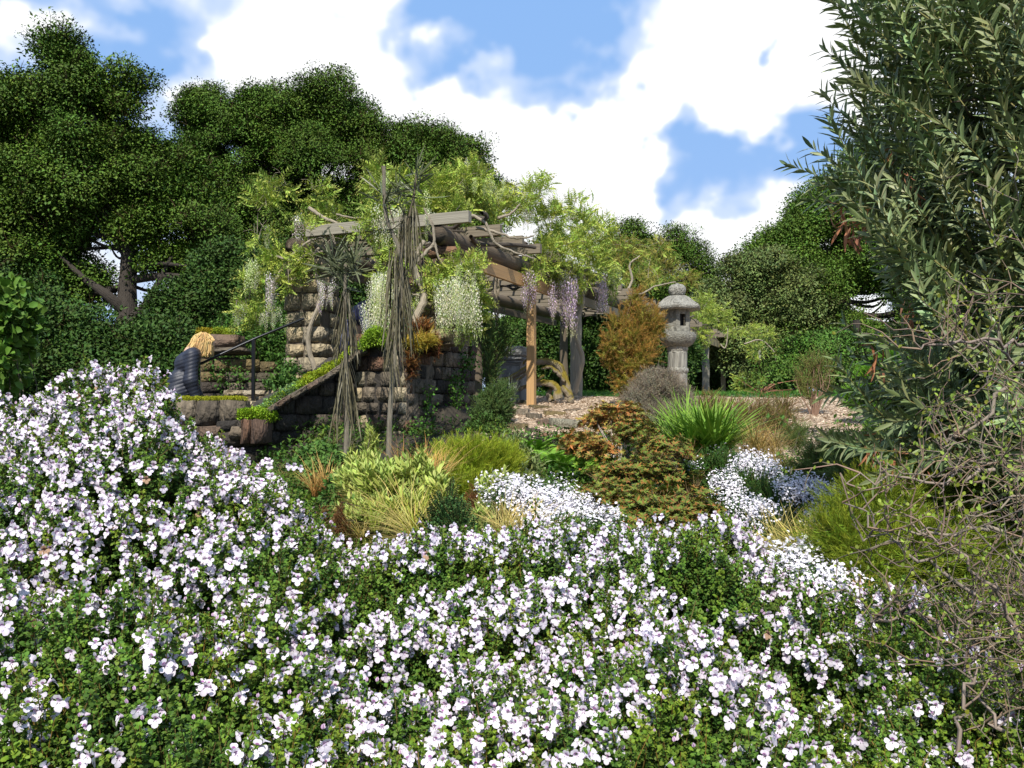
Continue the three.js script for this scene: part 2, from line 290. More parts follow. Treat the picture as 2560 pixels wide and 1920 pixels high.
// stairs
{
  const r = RNG(14), w = thing('stone_stairs', 'worn pale stone steps climbing right beside the handrail', 'stairs');
  for (const [u0, u1, v, d, h] of [[560, 720, 976, 9.6, .085], [590, 690, 992, 9.25, .09], [470, 640, 1002, 9.0, .1], [430, 600, 1022, 8.75, .12], [400, 560, 1046, 8.6, .14]]) {
    let u = u0; while (u < u1) { const w2 = r.r(38, 62), e = Math.min(u1, u + w2); const c = V((((u + e) / 2) - 1280) / F * d, Y(v, d) - h / 2, -d - .16); stone(w, r, S_TAN, c, [(e - u) / F * d - .01, h, .42], r.s(.03), 'step_stone'); u = e; }
  }
}
{
  const r = RNG(15), w = thing('block_ledge', 'pair of big squared stone blocks with yellow stonecrop along the top, below the stairs', 'wall');
  for (const [a, b] of [[425, 486], [488, 545], [546, 606]]) stone(w, r, S_MID, V(((a + b) / 2 - 1280) / F * 8.15, Y(1031, 8.15), -8.3), [(b - a) / F * 8.15, .235, .3], .03, 'block');
  for (const [a, b] of [[420, 500], [500, 560], [560, 625]]) stone(w, r, S_MID, V(((a + b) / 2 - 1280) / F * 8.1, Y(1082, 8.1), -8.22), [(b - a) / F * 8.1, .13, .34], .02, 'block');
  for (const [a, b] of [[610, 632], [634, 672]]) stone(w, r, S_RED, V(((a + b) / 2 - 1280) / F * 8.1, Y(1078, 8.05), -8.12), [(b - a) / F * 8.1, .23, .24], .04, 'block');
}
// handrail
{
  const M = std(.012, .013, .015, { roughness: .35, metalness: .6 });
  const t = thing('handrail', 'black metal handrail sloping up the stone stairs on one square post', 'handrail', V(XZ(634, 9.1)[0], 1.2, -9.1));
  const rel = (u, v, d) => P(u, v, d).sub(t.position);
  const g = new GB(); g.tube([rel(500, 910, 8.9), rel(520, 901, 8.93), rel(634, 848, 9.1), rel(692, 824, 9.2), rel(760, 796, 9.35)], .014, 8, [1, 1, 1]); mesh('rail', g.build(), M, t);
  const a = rel(634, 849, 9.1), p = mesh('post', new THREE.BoxGeometry(.034, a.y + .05, .034), M, t); p.position.set(a.x, (a.y - .05) / 2, a.z);
}

// ---------------------------------------------------------------- pergola
const WOOD_OLD = std(.2, .165, .115, { map: grainMap, bumpMap: grainMap, bumpScale: .006 }), WOOD_NEW = std(.5, .3, .125, { map: grainMap, bumpMap: grainMap, bumpScale: .003, roughness: .7 }),
  WOOD_LOG = std(.12, .09, .058, { map: grainMap, bumpMap: grainMap, bumpScale: .008 }), WOOD_YEL = std(.36, .30, .165, { map: grainMap, bumpMap: grainMap, bumpScale: .003 }), WOOD_GREY = std(.29, .265, .205, { map: grainMap, bumpMap: grainMap, bumpScale: .007 });
{
  const t = thing('pergola', 'long wooden pergola of log beams and cross rafters overgrown with wisteria', 'pergola', V(ORG.x, 0, ORG.z)); t.rotation.y = PHI;
  const r = RNG(31), rise = (s) => .012 * s;
  const log = (name, a, b, ra, rb, mat) => { const g = new GB(), n = 9, pts = []; for (let i = 0; i <= n; i++) pts.push(a.clone().lerp(b, i / n).add(V(r.s(.008), r.s(.008), r.s(.008)))); g.tube(pts, (k) => lerp(ra, rb, k) * (1 + .07 * Math.sin(k * 17 + ra * 90)), 14, [1, 1, 1], 2);
    for (const [p, rad, dir] of [[a, ra, -1], [b, rb, 1]]) { const c0 = g.v(p.x, p.y, p.z, [1, 1, 1], .5, .5), st = dir < 0 ? 0 : g.n - 1 - 15; for (let j = 0; j < 14; j++) g.i.push(c0, st + (dir < 0 ? j + 1 : j), st + (dir < 0 ? j : j + 1)); }
    return mesh(name, g.build(), mat, t); };
  for (const X of [0, -1.93]) for (const [a, b] of [[-.4, 5.2], [5.25, 10.5], [10.55, 16], [16.05, 21.5], [21.55, 28]]) log('beam', V(X, 3.44 + rise(a), -a), V(X, 3.44 + rise(b), -b), .115, .105, WOOD_LOG);
  const bar = (name, a, b, w, h, mat) => { const L = a.distanceTo(b), g = new THREE.BoxGeometry(w, h, L); const uv = g.attributes.uv, p = g.attributes.position; for (let i = 0; i < p.count; i++) uv.setXY(i, p.getX(i) * 3 + p.getY(i) * 3 + L, p.getZ(i) * .5);
    const m = mesh(name, g, mat, t); m.position.copy(a).lerp(b, .5); m.quaternion.setFromUnitVectors(V(0, 0, 1), b.clone().sub(a).normalize()); return m; };
  bar('plank', V(.125, 3.235, -.28), V(.125, 3.24, -3.2), .05, .165, WOOD_NEW); bar('plank', V(.125, 3.245, -3.22), V(.125, 3.33, -10), .05, .15, WOOD_OLD);
  bar('plank', V(.125, 3.5, -15.5), V(.125, 3.6, -24.5), .06, .22, WOOD_YEL); bar('plank', V(-1.8, 3.23, -.3), V(-1.8, 3.33, -9), .05, .13, WOOD_LOG);
  for (let k = 0; k < 36; k++) { const s = -.36 + .74 * k + (k ? r.s(.05) : 0), y = 3.612 + rise(s); bar('rafter', V((k ? -2.2 : -1.72) + r.s(.06), y + r.s(.012), -s + r.s(.04)), V(.42 + r.s(.05), y + r.s(.012), -s + r.s(.04)), .075, .125, k === 0 ? WOOD_GREY : WOOD_OLD); }
  for (const X of [-1.7, -1.35, -1.0, -.65, -.3]) for (const [a, b] of [[-.2, 6], [6.1, 13], [13.1, 20], [20.1, 26]]) bar('batten', V(X + r.s(.05), 3.694 + rise(a), -a), V(X + r.s(.05), 3.694 + rise(b), -b), .045, .03, WOOD_LOG);
  bar('post', V(.1, 1.4, -2.35), V(.1, 3.155, -2.35), .11, .095, WOOD_NEW);
  for (const [s, rad] of [[4.76, .1], [9.8, .105], [14.6, .105], [19, .12]]) log('post', V(.02, 1.45, -s), V(0, 3.45 + rise(s), -s), rad * 1.05, rad * .92, WOOD_GREY);
  bar('post', V(.1, 1.5, -22.6), V(.1, 3.5, -22.6), .16, .14, WOOD_YEL);
  for (const s of [5, 10, 15, 20, 25]) log('post', V(-1.93, 1.4, -s), V(-1.93, 3.45 + rise(s), -s), .1, .09, WOOD_LOG);
  { // the tangle of old stems woven through the roof
    const q = new GB(), w = RNG(37); for (let k = 0; k < 110; k++) { const s = Math.pow(w(), 1.3) * 20, x = w.r(-2.2, .35), a = w.r(-.6, .6) + (w() < .5 ? 0 : 1.3), l = w.r(.6, 1.8), y = 3.56 + rise(s) + w.s(.1), pts = []; for (let i = 0; i < 6; i++) pts.push(V(clamp(x + Math.cos(a) * l * i / 5 + w.s(.06), -2.35, .5), y + w.s(.06), -s - Math.sin(a) * l * i / 5 + w.s(.06))); q.tube(new THREE.CatmullRomCurve3(pts).getPoints(14), w.r(.01, .026), 5, [1, 1, 1]); } mesh('woven_vines', q.build(), std(.07, .055, .04, { bumpMap: barkBump, bumpScale: .01 }), t, 'stuff'); }
  const inv = (v) => v.sub(V(ORG.x, 0, ORG.z)).applyAxisAngle(UPV, -PHI);
  bar('brace', inv(P(1950, 905, 24)), inv(P(2004, 1016, 23.4)), .12, .1, WOOD_YEL);
}
// ---------------------------------------------------------------- stone lantern
const GRAN = std(.25, .24, .2, { map: stoneMap, bumpMap: stoneBump, bumpScale: .03, roughness: .95 }), GRANL = std(.33, .315, .27, { map: stoneMap, bumpMap: stoneBump, bumpScale: .03, roughness: .95 }), VOID = std(.02, .02, .018);
{
  const d = 13, k = d / F, base = V((1694 - 1280) * k, 0, -d), yv = (v) => Y(v, d);
  base.y = ground(base.x, base.z); const t = thing('stone_lantern', 'weathered grey stone garden lantern with umbrella roof and round finial on a column', 'lantern', base);
  const lathe = (name, prof, mat, seg = 32) => { const g = new THREE.LatheGeometry(prof.map(([r, v]) => new THREE.Vector2(r * k, yv(v) - base.y)).reverse(), seg); const uv = g.attributes.uv; for (let i = 0; i < uv.count; i++) uv.setXY(i, uv.getX(i) * 2, uv.getY(i)); return mesh(name, g, mat, t); };
  lathe('finial', [[0, 707], [3, 708], [5, 710], [14, 712], [20, 717], [22, 724], [21, 731], [18, 737], [16, 741], [0, 741]], GRANL);
  { // roof: six soft ridges, lobed eave
    const g = new GB(), N = 72, rows = [[15, 739], [24, 742], [36, 749], [48, 759], [57, 767], [60, 770], [59, 775], [54, 777], [30, 776], [0, 775]];
    rows.forEach(([rr, v], j) => { for (let i = 0; i <= N; i++) { const a = i / N * Math.PI * 2, hex = Math.cos(Math.PI / 6) / Math.cos(((a + .3) % (Math.PI / 3)) - Math.PI / 6), ridge = Math.pow(Math.abs(Math.cos((a + .3 - Math.PI / 6 + Math.PI / 6) * 3)), 12); const R = rr * lerp(1, lerp(hex, 1, .35) * 1.03, j > 1 ? 1 : .3), up = j > 0 && j < 6 ? ridge * 1.6 : 0; g.v(Math.cos(a) * R * k, yv(v - up - (j > 3 && j < 8 ? ridge * 2.5 : 0)) - base.y, Math.sin(a) * R * k, [1, 1, 1], i / 12, j * .25); } });
    for (let j = 0; j < rows.length - 1; j++) for (let i = 0; i < N; i++) { const a = j * (N + 1) + i; g.q(a, a + 1, a + N + 2, a + N + 1); }
    const roof = mesh('roof', g.build(), GRANL, t);
    for (let i = 0; i < 6; i++) { const a = -.3 + i * Math.PI / 3 + Math.PI / 6 * 0, kn = mesh('roof_scroll', new THREE.SphereGeometry(1, 10, 8), GRAN, roof); kn.scale.set(6 * k, 3.6 * k, 8 * k); kn.position.set(Math.cos(a) * 52 * k, yv(764) - base.y, Math.sin(a) * 52 * k); kn.rotation.y = -a; }
  }
  { // light box: six walls, alternate ones with a window
    const box = new THREE.Group(); box.name = 'light_box'; t.add(box); const y0 = yv(829) - base.y, y1 = yv(776) - base.y, h = y1 - y0, R = 30 * k, side = R * 2 * Math.tan(Math.PI / 6) ;
    for (let i = 0; i < 6; i++) {
      const a = .28 + i * Math.PI / 3, sh = new THREE.Shape(); sh.moveTo(-side / 2, 0); sh.lineTo(side / 2, 0); sh.lineTo(side / 2, h); sh.lineTo(-side / 2, h); sh.closePath();
      if (i % 2 === 0) { const w = side * .24, ho = new THREE.Path(); ho.moveTo(-w, h * .22); ho.lineTo(-w, h * .8); ho.lineTo(w, h * .8); ho.lineTo(w, h * .22); ho.closePath(); sh.holes.push(ho); }
      const g = new THREE.ExtrudeGeometry(sh, { depth: .045, bevelEnabled: true, bevelSize: .004, bevelThickness: .004, bevelSegments: 1 }); g.translate(0, y0, R - .049); g.rotateY(a); mesh(i % 2 ? 'wall_panel' : 'window_panel', g, GRAN, box);
    }
    const inn = mesh('inner_core', new THREE.CylinderGeometry(R * .55, R * .55, h, 12), VOID, box); inn.position.y = y0 + h / 2;
    const sl = new THREE.CylinderGeometry(31 * k, 33 * k, 6 * k, 6); sl.rotateY(.28); const s2 = mesh('sill', sl, GRANL, box); s2.position.y = y0 + 1.5 * k;
  }
  { const g = new GB(), N = 64, rows = [[0, 829], [33, 829.5], [41, 832], [46, 838], [46, 845], [43, 853], [37, 861], [27, 868], [0, 868]]; rows.forEach(([rr, v], j) => { for (let i = 0; i <= N; i++) { const a = i / N * Math.PI * 2, lobe = Math.pow(Math.abs(Math.sin(a * 6)), .6), R = rr * (j > 1 && j < 7 ? .955 + .05 * lobe : 1); g.v(Math.cos(a) * R * k, yv(v) - base.y, Math.sin(a) * R * k, [1, 1, 1], i / 12, j * .3); } }); for (let j = 0; j < rows.length - 1; j++) for (let i = 0; i < N; i++) { const a = j * (N + 1) + i; g.q(a, a + 1, a + N + 2, a + N + 1); } mesh('platform', g.build(), GRAN, t); }
  lathe('shaft', [[26, 868], [26, 875], [24, 877], [24, 879], [25, 881], [24, 884], [23.5, 918], [24, 920], [27, 922], [27.5, 927], [26, 931], [24, 933], [24, 936], [23.5, 960], [25, 990], [26, 1020]], GRANL);
  const sh = new THREE.CylinderGeometry(36 * k, 40 * k, .16, 6); const b = mesh('foot', sh, GRAN, t); b.position.y = .05;
}
{ // fluted planter pedestal behind the pergola post
  const d = 12.9, p = V(XZ(1277, d)[0], 1.5, -d), t = thing('stone_pedestal', 'grey weathered square pedestal with moulded top half hidden by shrubs', 'pedestal', p); t.rotation.y = -.25;
  const M = std(.27, .265, .255, { map: stoneMap, bumpMap: stoneBump, bumpScale: .03 });
  const sq = (name, prof) => { const g = new THREE.LatheGeometry(prof.map(([r, y]) => new THREE.Vector2(r * 1.414, y)), 4); g.rotateY(Math.PI / 4); return mesh(name, g.toNonIndexed(), M, t).geometry.computeVertexNormals(); };
  sq('body', [[0, 0], [.24, 0], [.21, .08], [.2, .62], [.22, .66]]); sq('cornice', [[.22, .66], [.235, .68], [.21, .7], [.245, .73], [.215, .75], [.2, .77]]); sq('cap', [[.2, .77], [.235, .79], [.245, .84], [.235, .9], [.2, .93], [0, .94]]);
}
// fallen mossy wisteria trunk
{
  const d = 12.4, base = P(1405, 992, d), t = thing('mossy_trunk', 'gnarled old wisteria trunk with yellow moss arching over the bark mulch', 'trunk', base);
  const g = new GB(), r = RNG(41);
  const path = (l, rr, dd = 0) => { const c = new THREE.CatmullRomCurve3(l.map(([u, v, o = 0]) => P(u, v, d + dd + o).sub(base))); const n = l.length * 6, pts = c.getPoints(n); pts.forEach((p) => p.add(V(r.s(.008), r.s(.008), r.s(.008)))); g.tube(pts, (q) => pxm(lerp(rr[0], rr[1], q) * (1 + .22 * nz(q * 9, rr[0], l[0][0])), d), 9, [1, 1, 1]); };
  path([[1422, 998], [1414, 962], [1408, 938], [1394, 914], [1372, 905], [1345, 905], [1318, 921], [1285, 940, .2], [1245, 955, .4]], [13, 5]);
  path([[1395, 996], [1390, 968], [1372, 958], [1348, 958], [1322, 964], [1296, 975]], [12, 4], -.15);
  path([[1412, 950], [1392, 930], [1375, 918], [1352, 922]], [6, 3.5], -.1); path([[1348, 904], [1335, 898], [1318, 899], [1308, 910]], [3.5, 2.5]);
  path([[1360, 939], [1330, 956], [1290, 975]], [2.8, 2.2], -.25); path([[1342, 940], [1316, 932], [1306, 942], [1290, 950]], [4, 3], -.1); path([[1428, 1002], [1420, 985], [1402, 965]], [9, 7], -.05); path([[1378, 1000], [1372, 985], [1386, 965]], [9, 5], -.05);
  const geo = g.build(), nn = geo.attributes.normal, c = geo.attributes.color, pp = geo.attributes.position;
  for (let i = 0; i < nn.count; i++) { const m = sstep(-.1, .45, nn.getY(i) + nz(pp.getX(i) * 7, pp.getY(i) * 7, pp.getZ(i) * 7) * .9); c.setXYZ(i, lerp(.24, .19, m), lerp(.2, .145, m), lerp(.145, .012, m)); }
  mesh('trunk', geo, std(1, 1, 1, { vertexColors: true, bumpMap: barkBump, bumpScale: .02, roughness: 1 }), t);
}
// ---------------------------------------------------------------- people
function sdf(caps, c, half, n, k, disp) {
  const mc = new MarchingCubes(n, new THREE.MeshBasicMaterial(), false, false, 120000); mc.isolation = 0;
  const a = V(0, 0, 0), b = V(0, 0, 0), p = V(0, 0, 0), hs = n / 2;
  const pre = caps.map((q) => { const ab = q.b.clone().sub(q.a); return { ...q, ab, l2: ab.lengthSq() || 1e-9 }; });
  let o = 0;
  for (let z = 0; z < n; z++) for (let y = 0; y < n; y++) for (let x = 0; x < n; x++, o++) {
    p.set((x - hs) / hs * half + c.x, (y - hs) / hs * half + c.y, (z - hs) / hs * half + c.z);
    let e = 0, mn = 9; const ds = [];
    for (const q of pre) { a.copy(p).sub(q.a); const t = clamp(a.dot(q.ab) / q.l2); b.copy(a).addScaledVector(q.ab, -t); if (q.fl) b.x *= q.fl; const dd = b.length() - lerp(q.ra, q.rb, t); ds.push(dd); if (dd < mn) mn = dd; }
    for (const dd of ds) e += Math.exp(-(dd - mn) / k);
    let dist = mn - k * Math.log(e); if (disp && Math.abs(dist) < .1) dist += disp(p);
    mc.field[o] = -dist;
  }
  mc.update(); let g = new THREE.BufferGeometry(); const cnt = mc.count;
  g.setAttribute('position', new THREE.BufferAttribute(mc.positionArray.slice(0, cnt * 3).map((v, i) => v * half + [c.x, c.y, c.z][i % 3]), 3));
  g = mergeVertices(g, 1e-4); g.computeVertexNormals(); return g;
}
const cap = (a, b, ra, rb, o = {}) => ({ a, b, ra, rb: rb ?? ra, ...o });
function person(label, at, ry, o) {
  const t = thing('person', label, 'person', at); t.rotation.y = ry; t.scale.setScalar(o.scale || 1);
  const SK = std(.52, .33, .24, { roughness: .6 }), JK = std(...o.jacket, { roughness: .55 }), TR = std(...o.trousers, { roughness: .9 });
  const hip = V(0, .86, 0), ch = V(o.lean * .6, 1.18, 0), nk = V(o.lean, 1.37, 0), hd = V(o.lean + o.hx, 1.37 + o.hy, 0), fd = V(o.fx, o.fy, 0).normalize();
  const arms = o.arms.map((l) => l.map((p) => V(...p)));
  const face = hd.clone().addScaledVector(fd, .085);
  mesh('body', sdf([
    cap(nk.clone().add(V(-.01, -.05, 0)), hd.clone().add(V(0, -.05, 0)), .052, .05), cap(hd.clone().addScaledVector(fd, -.015), hd.clone().addScaledVector(fd, .03), .092, .085), cap(hd.clone().add(V(0, -.05, 0)).addScaledVector(fd, .045), hd.clone().add(V(0, -.065, 0)).addScaledVector(fd, .06), .045, .04),
    cap(face.clone().addScaledVector(fd, .01), face.clone().add(V(0, -.03, 0)).addScaledVector(fd, .025), .011, .016),
    cap(nk.clone().add(V(-.03, -.06, 0)), hip.clone().add(V(0, .04, 0)), .09, .1),
    ...arms.flatMap(([s, e, w]) => { const f = w.clone().sub(e).normalize(), z = f.clone().cross(V(0, 0, 1)).normalize(), L = []; L.push(cap(s, e, .045, .038), cap(e, w, .037, .027), cap(w, w.clone().addScaledVector(f, .075), .03, .034, {})); for (let i = 0; i < 4; i++) { const b = w.clone().addScaledVector(f, .08).add(V(0, 0, (i - 1.5) * .019)), m = b.clone().addScaledVector(f, .035 - Math.abs(i - 1.5) * .004).addScaledVector(z, .012); L.push(cap(b, m, .0095, .009), cap(m, m.clone().addScaledVector(f, .018).addScaledVector(z, .026), .009, .008)); } L.push(cap(w.clone().addScaledVector(f, .03).addScaledVector(z, .02), w.clone().addScaledVector(f, .07).addScaledVector(z, .055), .012, .01)); return L; }),
    ...[-1, 1].flatMap((s) => [cap(V(0, .84, s * .09), V(.03, .47, s * .1), .085, .055), cap(V(.03, .47, s * .1), V(-.01, .09, s * .1), .055, .035), cap(V(-.03, .05, s * .1), V(.13, .035, s * .11), .036, .03)]),
  ], V(.1, .85, 0), .95, 150, .012), SK, t);
  mesh('jacket', sdf([
    cap(nk.clone().add(V(-.02, -.09, -.13)), nk.clone().add(V(-.02, -.09, .13)), .085), cap(ch.clone().add(V(-.03, 0, -.06)), ch.clone().add(V(-.03, 0, .06)), .135), cap(V(-.01, .98, -.06), V(-.01, .98, .06), .135), cap(V(-.02, .84, -.07), V(-.02, .84, .07), .15, .15), cap(nk.clone().add(V(-.01, -.05, 0)), nk.clone().add(V(.015, .02, 0)), .08, .072),
    ...arms.flatMap(([s, e, w]) => [cap(s, e, .078, .066), cap(e, w, .064, .05)]),
  ], V(.05, 1.1, 0), .52, 112, .02, o.quilt ? (p) => { const m = ((p.y - p.x * .35) % .043) / .043; return .0045 * (1 - Math.pow(Math.sin(m * Math.PI), .55)); } : (p) => fbm(p.x * 7, p.y * 5, p.z * 7, 2) * .02), JK, t);
  mesh('trousers', sdf([...[-1, 1].flatMap((s) => [cap(V(-.01, .86, s * .08), V(.03, .47, s * .1), .105, .075), cap(V(.03, .47, s * .1), V(-.01, .1, s * .1), .072, .058)])], V(0, .48, 0), .55, 80, .02), TR, t);
  mesh('shoes', sdf([-1, 1].map((s) => cap(V(-.04, .05, s * .1), V(.15, .04, s * .115), .05, .042)), V(.05, .05, 0), .25, 48, .01), std(.03, .025, .02), t);
  const g = new GB(), r = RNG(o.seed), hc = o.hair; // hair in locks over the skull, falling to the collar
  const H = hd.clone().addScaledVector(fd, -.02), top = V(-fd.x * .25, 1, 0).normalize();
  for (let k = 0; k < 620; k++) {
    const a = r() * Math.PI * 2, e = Math.acos(1 - r() * 1.15), n = V(Math.cos(a) * Math.sin(e), Math.cos(e), Math.sin(a) * Math.sin(e)).applyQuaternion(new THREE.Quaternion().setFromUnitVectors(UPV, top));
    if (n.dot(fd) > .62) continue;
    const p0 = H.clone().addScaledVector(n, .094 + r() * .012), out = n.clone().multiplyScalar(.5); const p1 = p0.clone().add(V(out.x * .06 - .015, -.05 - r() * .02, out.z * .06)), p2 = p1.clone().add(V(out.x * .05 - .02, -o.len * r.r(.4, 1), out.z * .05)), p3 = p2.clone().add(V(r.s(.02) - .015, -.035, r.s(.02)));
    g.tube([p0, p0.clone().lerp(p1, .5).addScaledVector(n, .016), p1, p2, p3], [.003, .006, .006, .0045, .0015], 4, vary(hc, r, .25));
  }
  mesh('hair', g.build(), TWIG, t);
  const E = std(.02, .015, .012); for (const s of [-1, 1]) { const e = mesh('eye', new THREE.SphereGeometry(.011, 8, 6), E, t); e.position.copy(hd).addScaledVector(fd, .094).add(V(0, .012, s * .034)); }
}
{
  const p = P(452, 1000, 8.7);
  person('blonde woman in dark navy quilted jacket climbing the stairs with her head bent', V(p.x, .92, p.z), .42, { scale: .9, jacket: [.012, .015, .027], trousers: [.012, .012, .018], lean: .15, hx: .11, hy: .075, fx: .8, fy: -.55, quilt: true, hair: [.56, .38, .16], len: .13, seed: 5,
    arms: [[[.11, 1.27, .2], [.1, .98, .24], [.16, .74, .22]], [[.11, 1.27, -.2], [.12, 1.0, -.25], [.22, .8, -.24]]] });
  const q = P(892, 1000, 10.6);
  person('person in plain navy top bending forward under the pergola beside the stone pillar', V(q.x - .1, 1.5, q.z), -.15, { jacket: [.02, .024, .06], trousers: [.015, .017, .03], lean: .32, hx: .14, hy: .0, fx: .7, fy: -.7, quilt: false, hair: [.05, .03, .02], len: .05, seed: 6,
    arms: [[[.24, 1.25, .2], [.33, .98, .22], [.48, .86, .16]], [[.24, 1.25, -.2], [.33, .98, -.22], [.48, .86, -.16]]] });
}
// ---------------------------------------------------------------- leaf and shoot shapes (unit +y)
function clump(seed, { n = 40, R = .4, flat = .7, len = .13, wid = .07, c, va = .25, up = .4, twigs = 0, tc = [.06, .045, .03], st, curl = .2, c2 }) {
  const g = new GB(), r = RNG(seed);
  for (let k = 0; k < n; k++) { const p = rdir(r).multiplyScalar(R * Math.cbrt(r.r(.15, 1))); p.y *= flat; const d = p.clone().normalize().multiplyScalar(.8).add(rdir(r)).add(V(0, up * .4, 0)).normalize(); const nn = V(r.g() * .7, 1, r.g() * .7); const L = len * r.r(.65, 1.2); g.leaf(p, d, nn, L, wid * L / len, vary(c, r, va), { st, curl, c2 }); }
  for (let k = 0; k < twigs; k++) { const e = rdir(r, .3).multiplyScalar(R * r.r(.6, 1)); g.tube([V(0, -R * .4, 0), e.clone().multiplyScalar(.5).add(rdir(r).multiplyScalar(R * .1)), e], [R * .018, R * .012, R * .005], 4, tc); }
  return g.build();
}
function shoot(seed, { L = .3, n = 24, len = .08, wid = .014, ang = .8, c, va = .2, two = false, whorl = 1, stem = .002, sc = [.12, .1, .05], bend = .15, st, curl = .15, taper = .4, from = .08, drop = 0, c2, tipc }) {
  const g = new GB(), r = RNG(seed), bz = r.s(bend), bx = r.s(bend), at = (t) => V(bx * L * t * t, L * t * (1 - drop * t * .3), bz * L * t * t - drop * L * t * t * .8);
  if (stem) g.tube([at(0), at(.35), at(.7), at(1)], [stem, stem * .8, stem * .6, stem * .3], 4, sc);
  for (let k = 0; k < n; k++) for (let w = 0; w < whorl; w++) {
    const t = from + (1 - from) * (k + r() * .4) / n, p = at(t), ax = at(Math.min(1, t + .02)).sub(at(t - .02)).normalize();
    const a = two ? (k % 2 ? 1 : -1) * Math.PI / 2 + r.s(.15) : k * 2.4 + w * Math.PI * 2 / whorl + r.s(.3);
    const ref = Math.abs(ax.y) > .99 ? V(1, 0, 0) : V(0, 1, 0).cross(ax).normalize(), rx = two ? V(1, 0, 0) : ref, rz = rx.clone().cross(ax).normalize();
    const side = two ? V(Math.sin(a), 0, 0).normalize() : rx.clone().multiplyScalar(Math.cos(a)).addScaledVector(rz, Math.sin(a));
    const th = ang * (1 - taper * t) + r.s(.12), d = ax.clone().multiplyScalar(Math.cos(th)).addScaledVector(side, Math.sin(th)).normalize();
    const l = len * r.r(.75, 1.12) * (two ? Math.sin(Math.PI * (.18 + .72 * t)) : 1 - taper * .5 * t), cc = vary(tipc && t > .7 ? tipc : c, r, va);
    g.leaf(p, d, two ? V(0, 0, 1).add(V(r.s(.3), 0, 0)) : ax.clone().add(V(0, .3, 0)), l, wid * l / len, cc, { st, curl, c2: c2 && vary(c2, r, va) });
  }
  return g.build();
}
function tuft(seed, { n = 30, L = .4, wid = .006, spread = .9, c, va = .3, arch = .5, tipc }) {
  const g = new GB(), r = RNG(seed);
  for (let k = 0; k < n; k++) { const a = r() * 6.283, e = spread * Math.sqrt(r()), l = L * r.r(.55, 1.1), h = V(Math.cos(a), 0, Math.sin(a)), d = V(0, Math.cos(e), 0).addScaledVector(h, Math.sin(e)), p = V(r.s(.03), 0, r.s(.03)).multiplyScalar(L * 2), cc = vary(c, r, va), tc = tipc ? vary(tipc, r, va) : cc;
    const s = h.clone().cross(UPV).addScaledVector(UPV, r.s(.2)).normalize(), q = arch * r.r(.4, 1.3); let pr = null;
    for (let j = 0; j <= 4; j++) { const t = j / 4, x = p.clone().addScaledVector(d, l * t).addScaledVector(h, q * l * t * t * .6).add(V(0, -q * l * t * t * .5, 0)), w = wid * .5 * (1 - t * t * .92), m = [lerp(cc[0], tc[0], t), lerp(cc[1], tc[1], t), lerp(cc[2], tc[2], t)]; const A = g.v(x.x - s.x * w, x.y - s.y * w, x.z - s.z * w, m), B = g.v(x.x + s.x * w, x.y + s.y * w, x.z + s.z * w, m); if (pr) g.q(pr[0], pr[1], B, A); pr = [A, B]; } }
  return g.build();
}
const B = (u, v, ru, rv, d, rz) => ({ c: P(u, v, d), r: V(pxm(ru, d), pxm(rv, d), rz ?? pxm((ru + rv) / 2, d)) });
function blobItems(blobs, n, r, { inner = .55, out = .8, up = .5, rnd = .5, s = [.8, 1.2], lump = .22, tint, low = -1, va = .18, front = 0, L = 0, gate, gf = 3 } = {}) {
  const w = blobs.map((b) => Math.pow(b.r.x * b.r.y * b.r.z, 2 / 3) * (b.w || 1)), W = w.reduce((a, b) => a + b, 0), items = [];
  blobs.forEach((b, k) => { const m = Math.round(n * w[k] / W); for (let i = 0; i < m; i++) {
    const u = rdir(r); if (u.y < low) u.y = -u.y; if (front && u.z < -.3 && r() < front) u.z = -u.z;
    const q = Math.cbrt(r.r(inner ** 3, 1)) * (1 + lump * nz(u.x * 2.2 + k * 5, u.y * 2.2, u.z * 2.2 + b.c.x) * 2);
    if (gate !== undefined && nz((b.c.x + u.x * b.r.x * q) * gf + 9, (b.c.y + u.y * b.r.y * q) * gf, (b.c.z + u.z * b.r.z * q) * gf) < gate) continue;
    const p = V(b.c.x + u.x * b.r.x * q, b.c.y + u.y * b.r.y * q, b.c.z + u.z * b.r.z * q), nn = V(u.x / b.r.x, u.y / b.r.y, u.z / b.r.z).normalize();
    const dd = nn.multiplyScalar(out).add(V(0, up, 0)).addScaledVector(rdir(r), rnd).normalize(), sc = r.r(s[0], s[1]); p.addScaledVector(dd, -L * sc);
    items.push({ p, d: dd, roll: r() * 6.28, s: sc, c: vary(b.t || tint || [1, 1, 1], r, va) });
  } });
  return items;
}
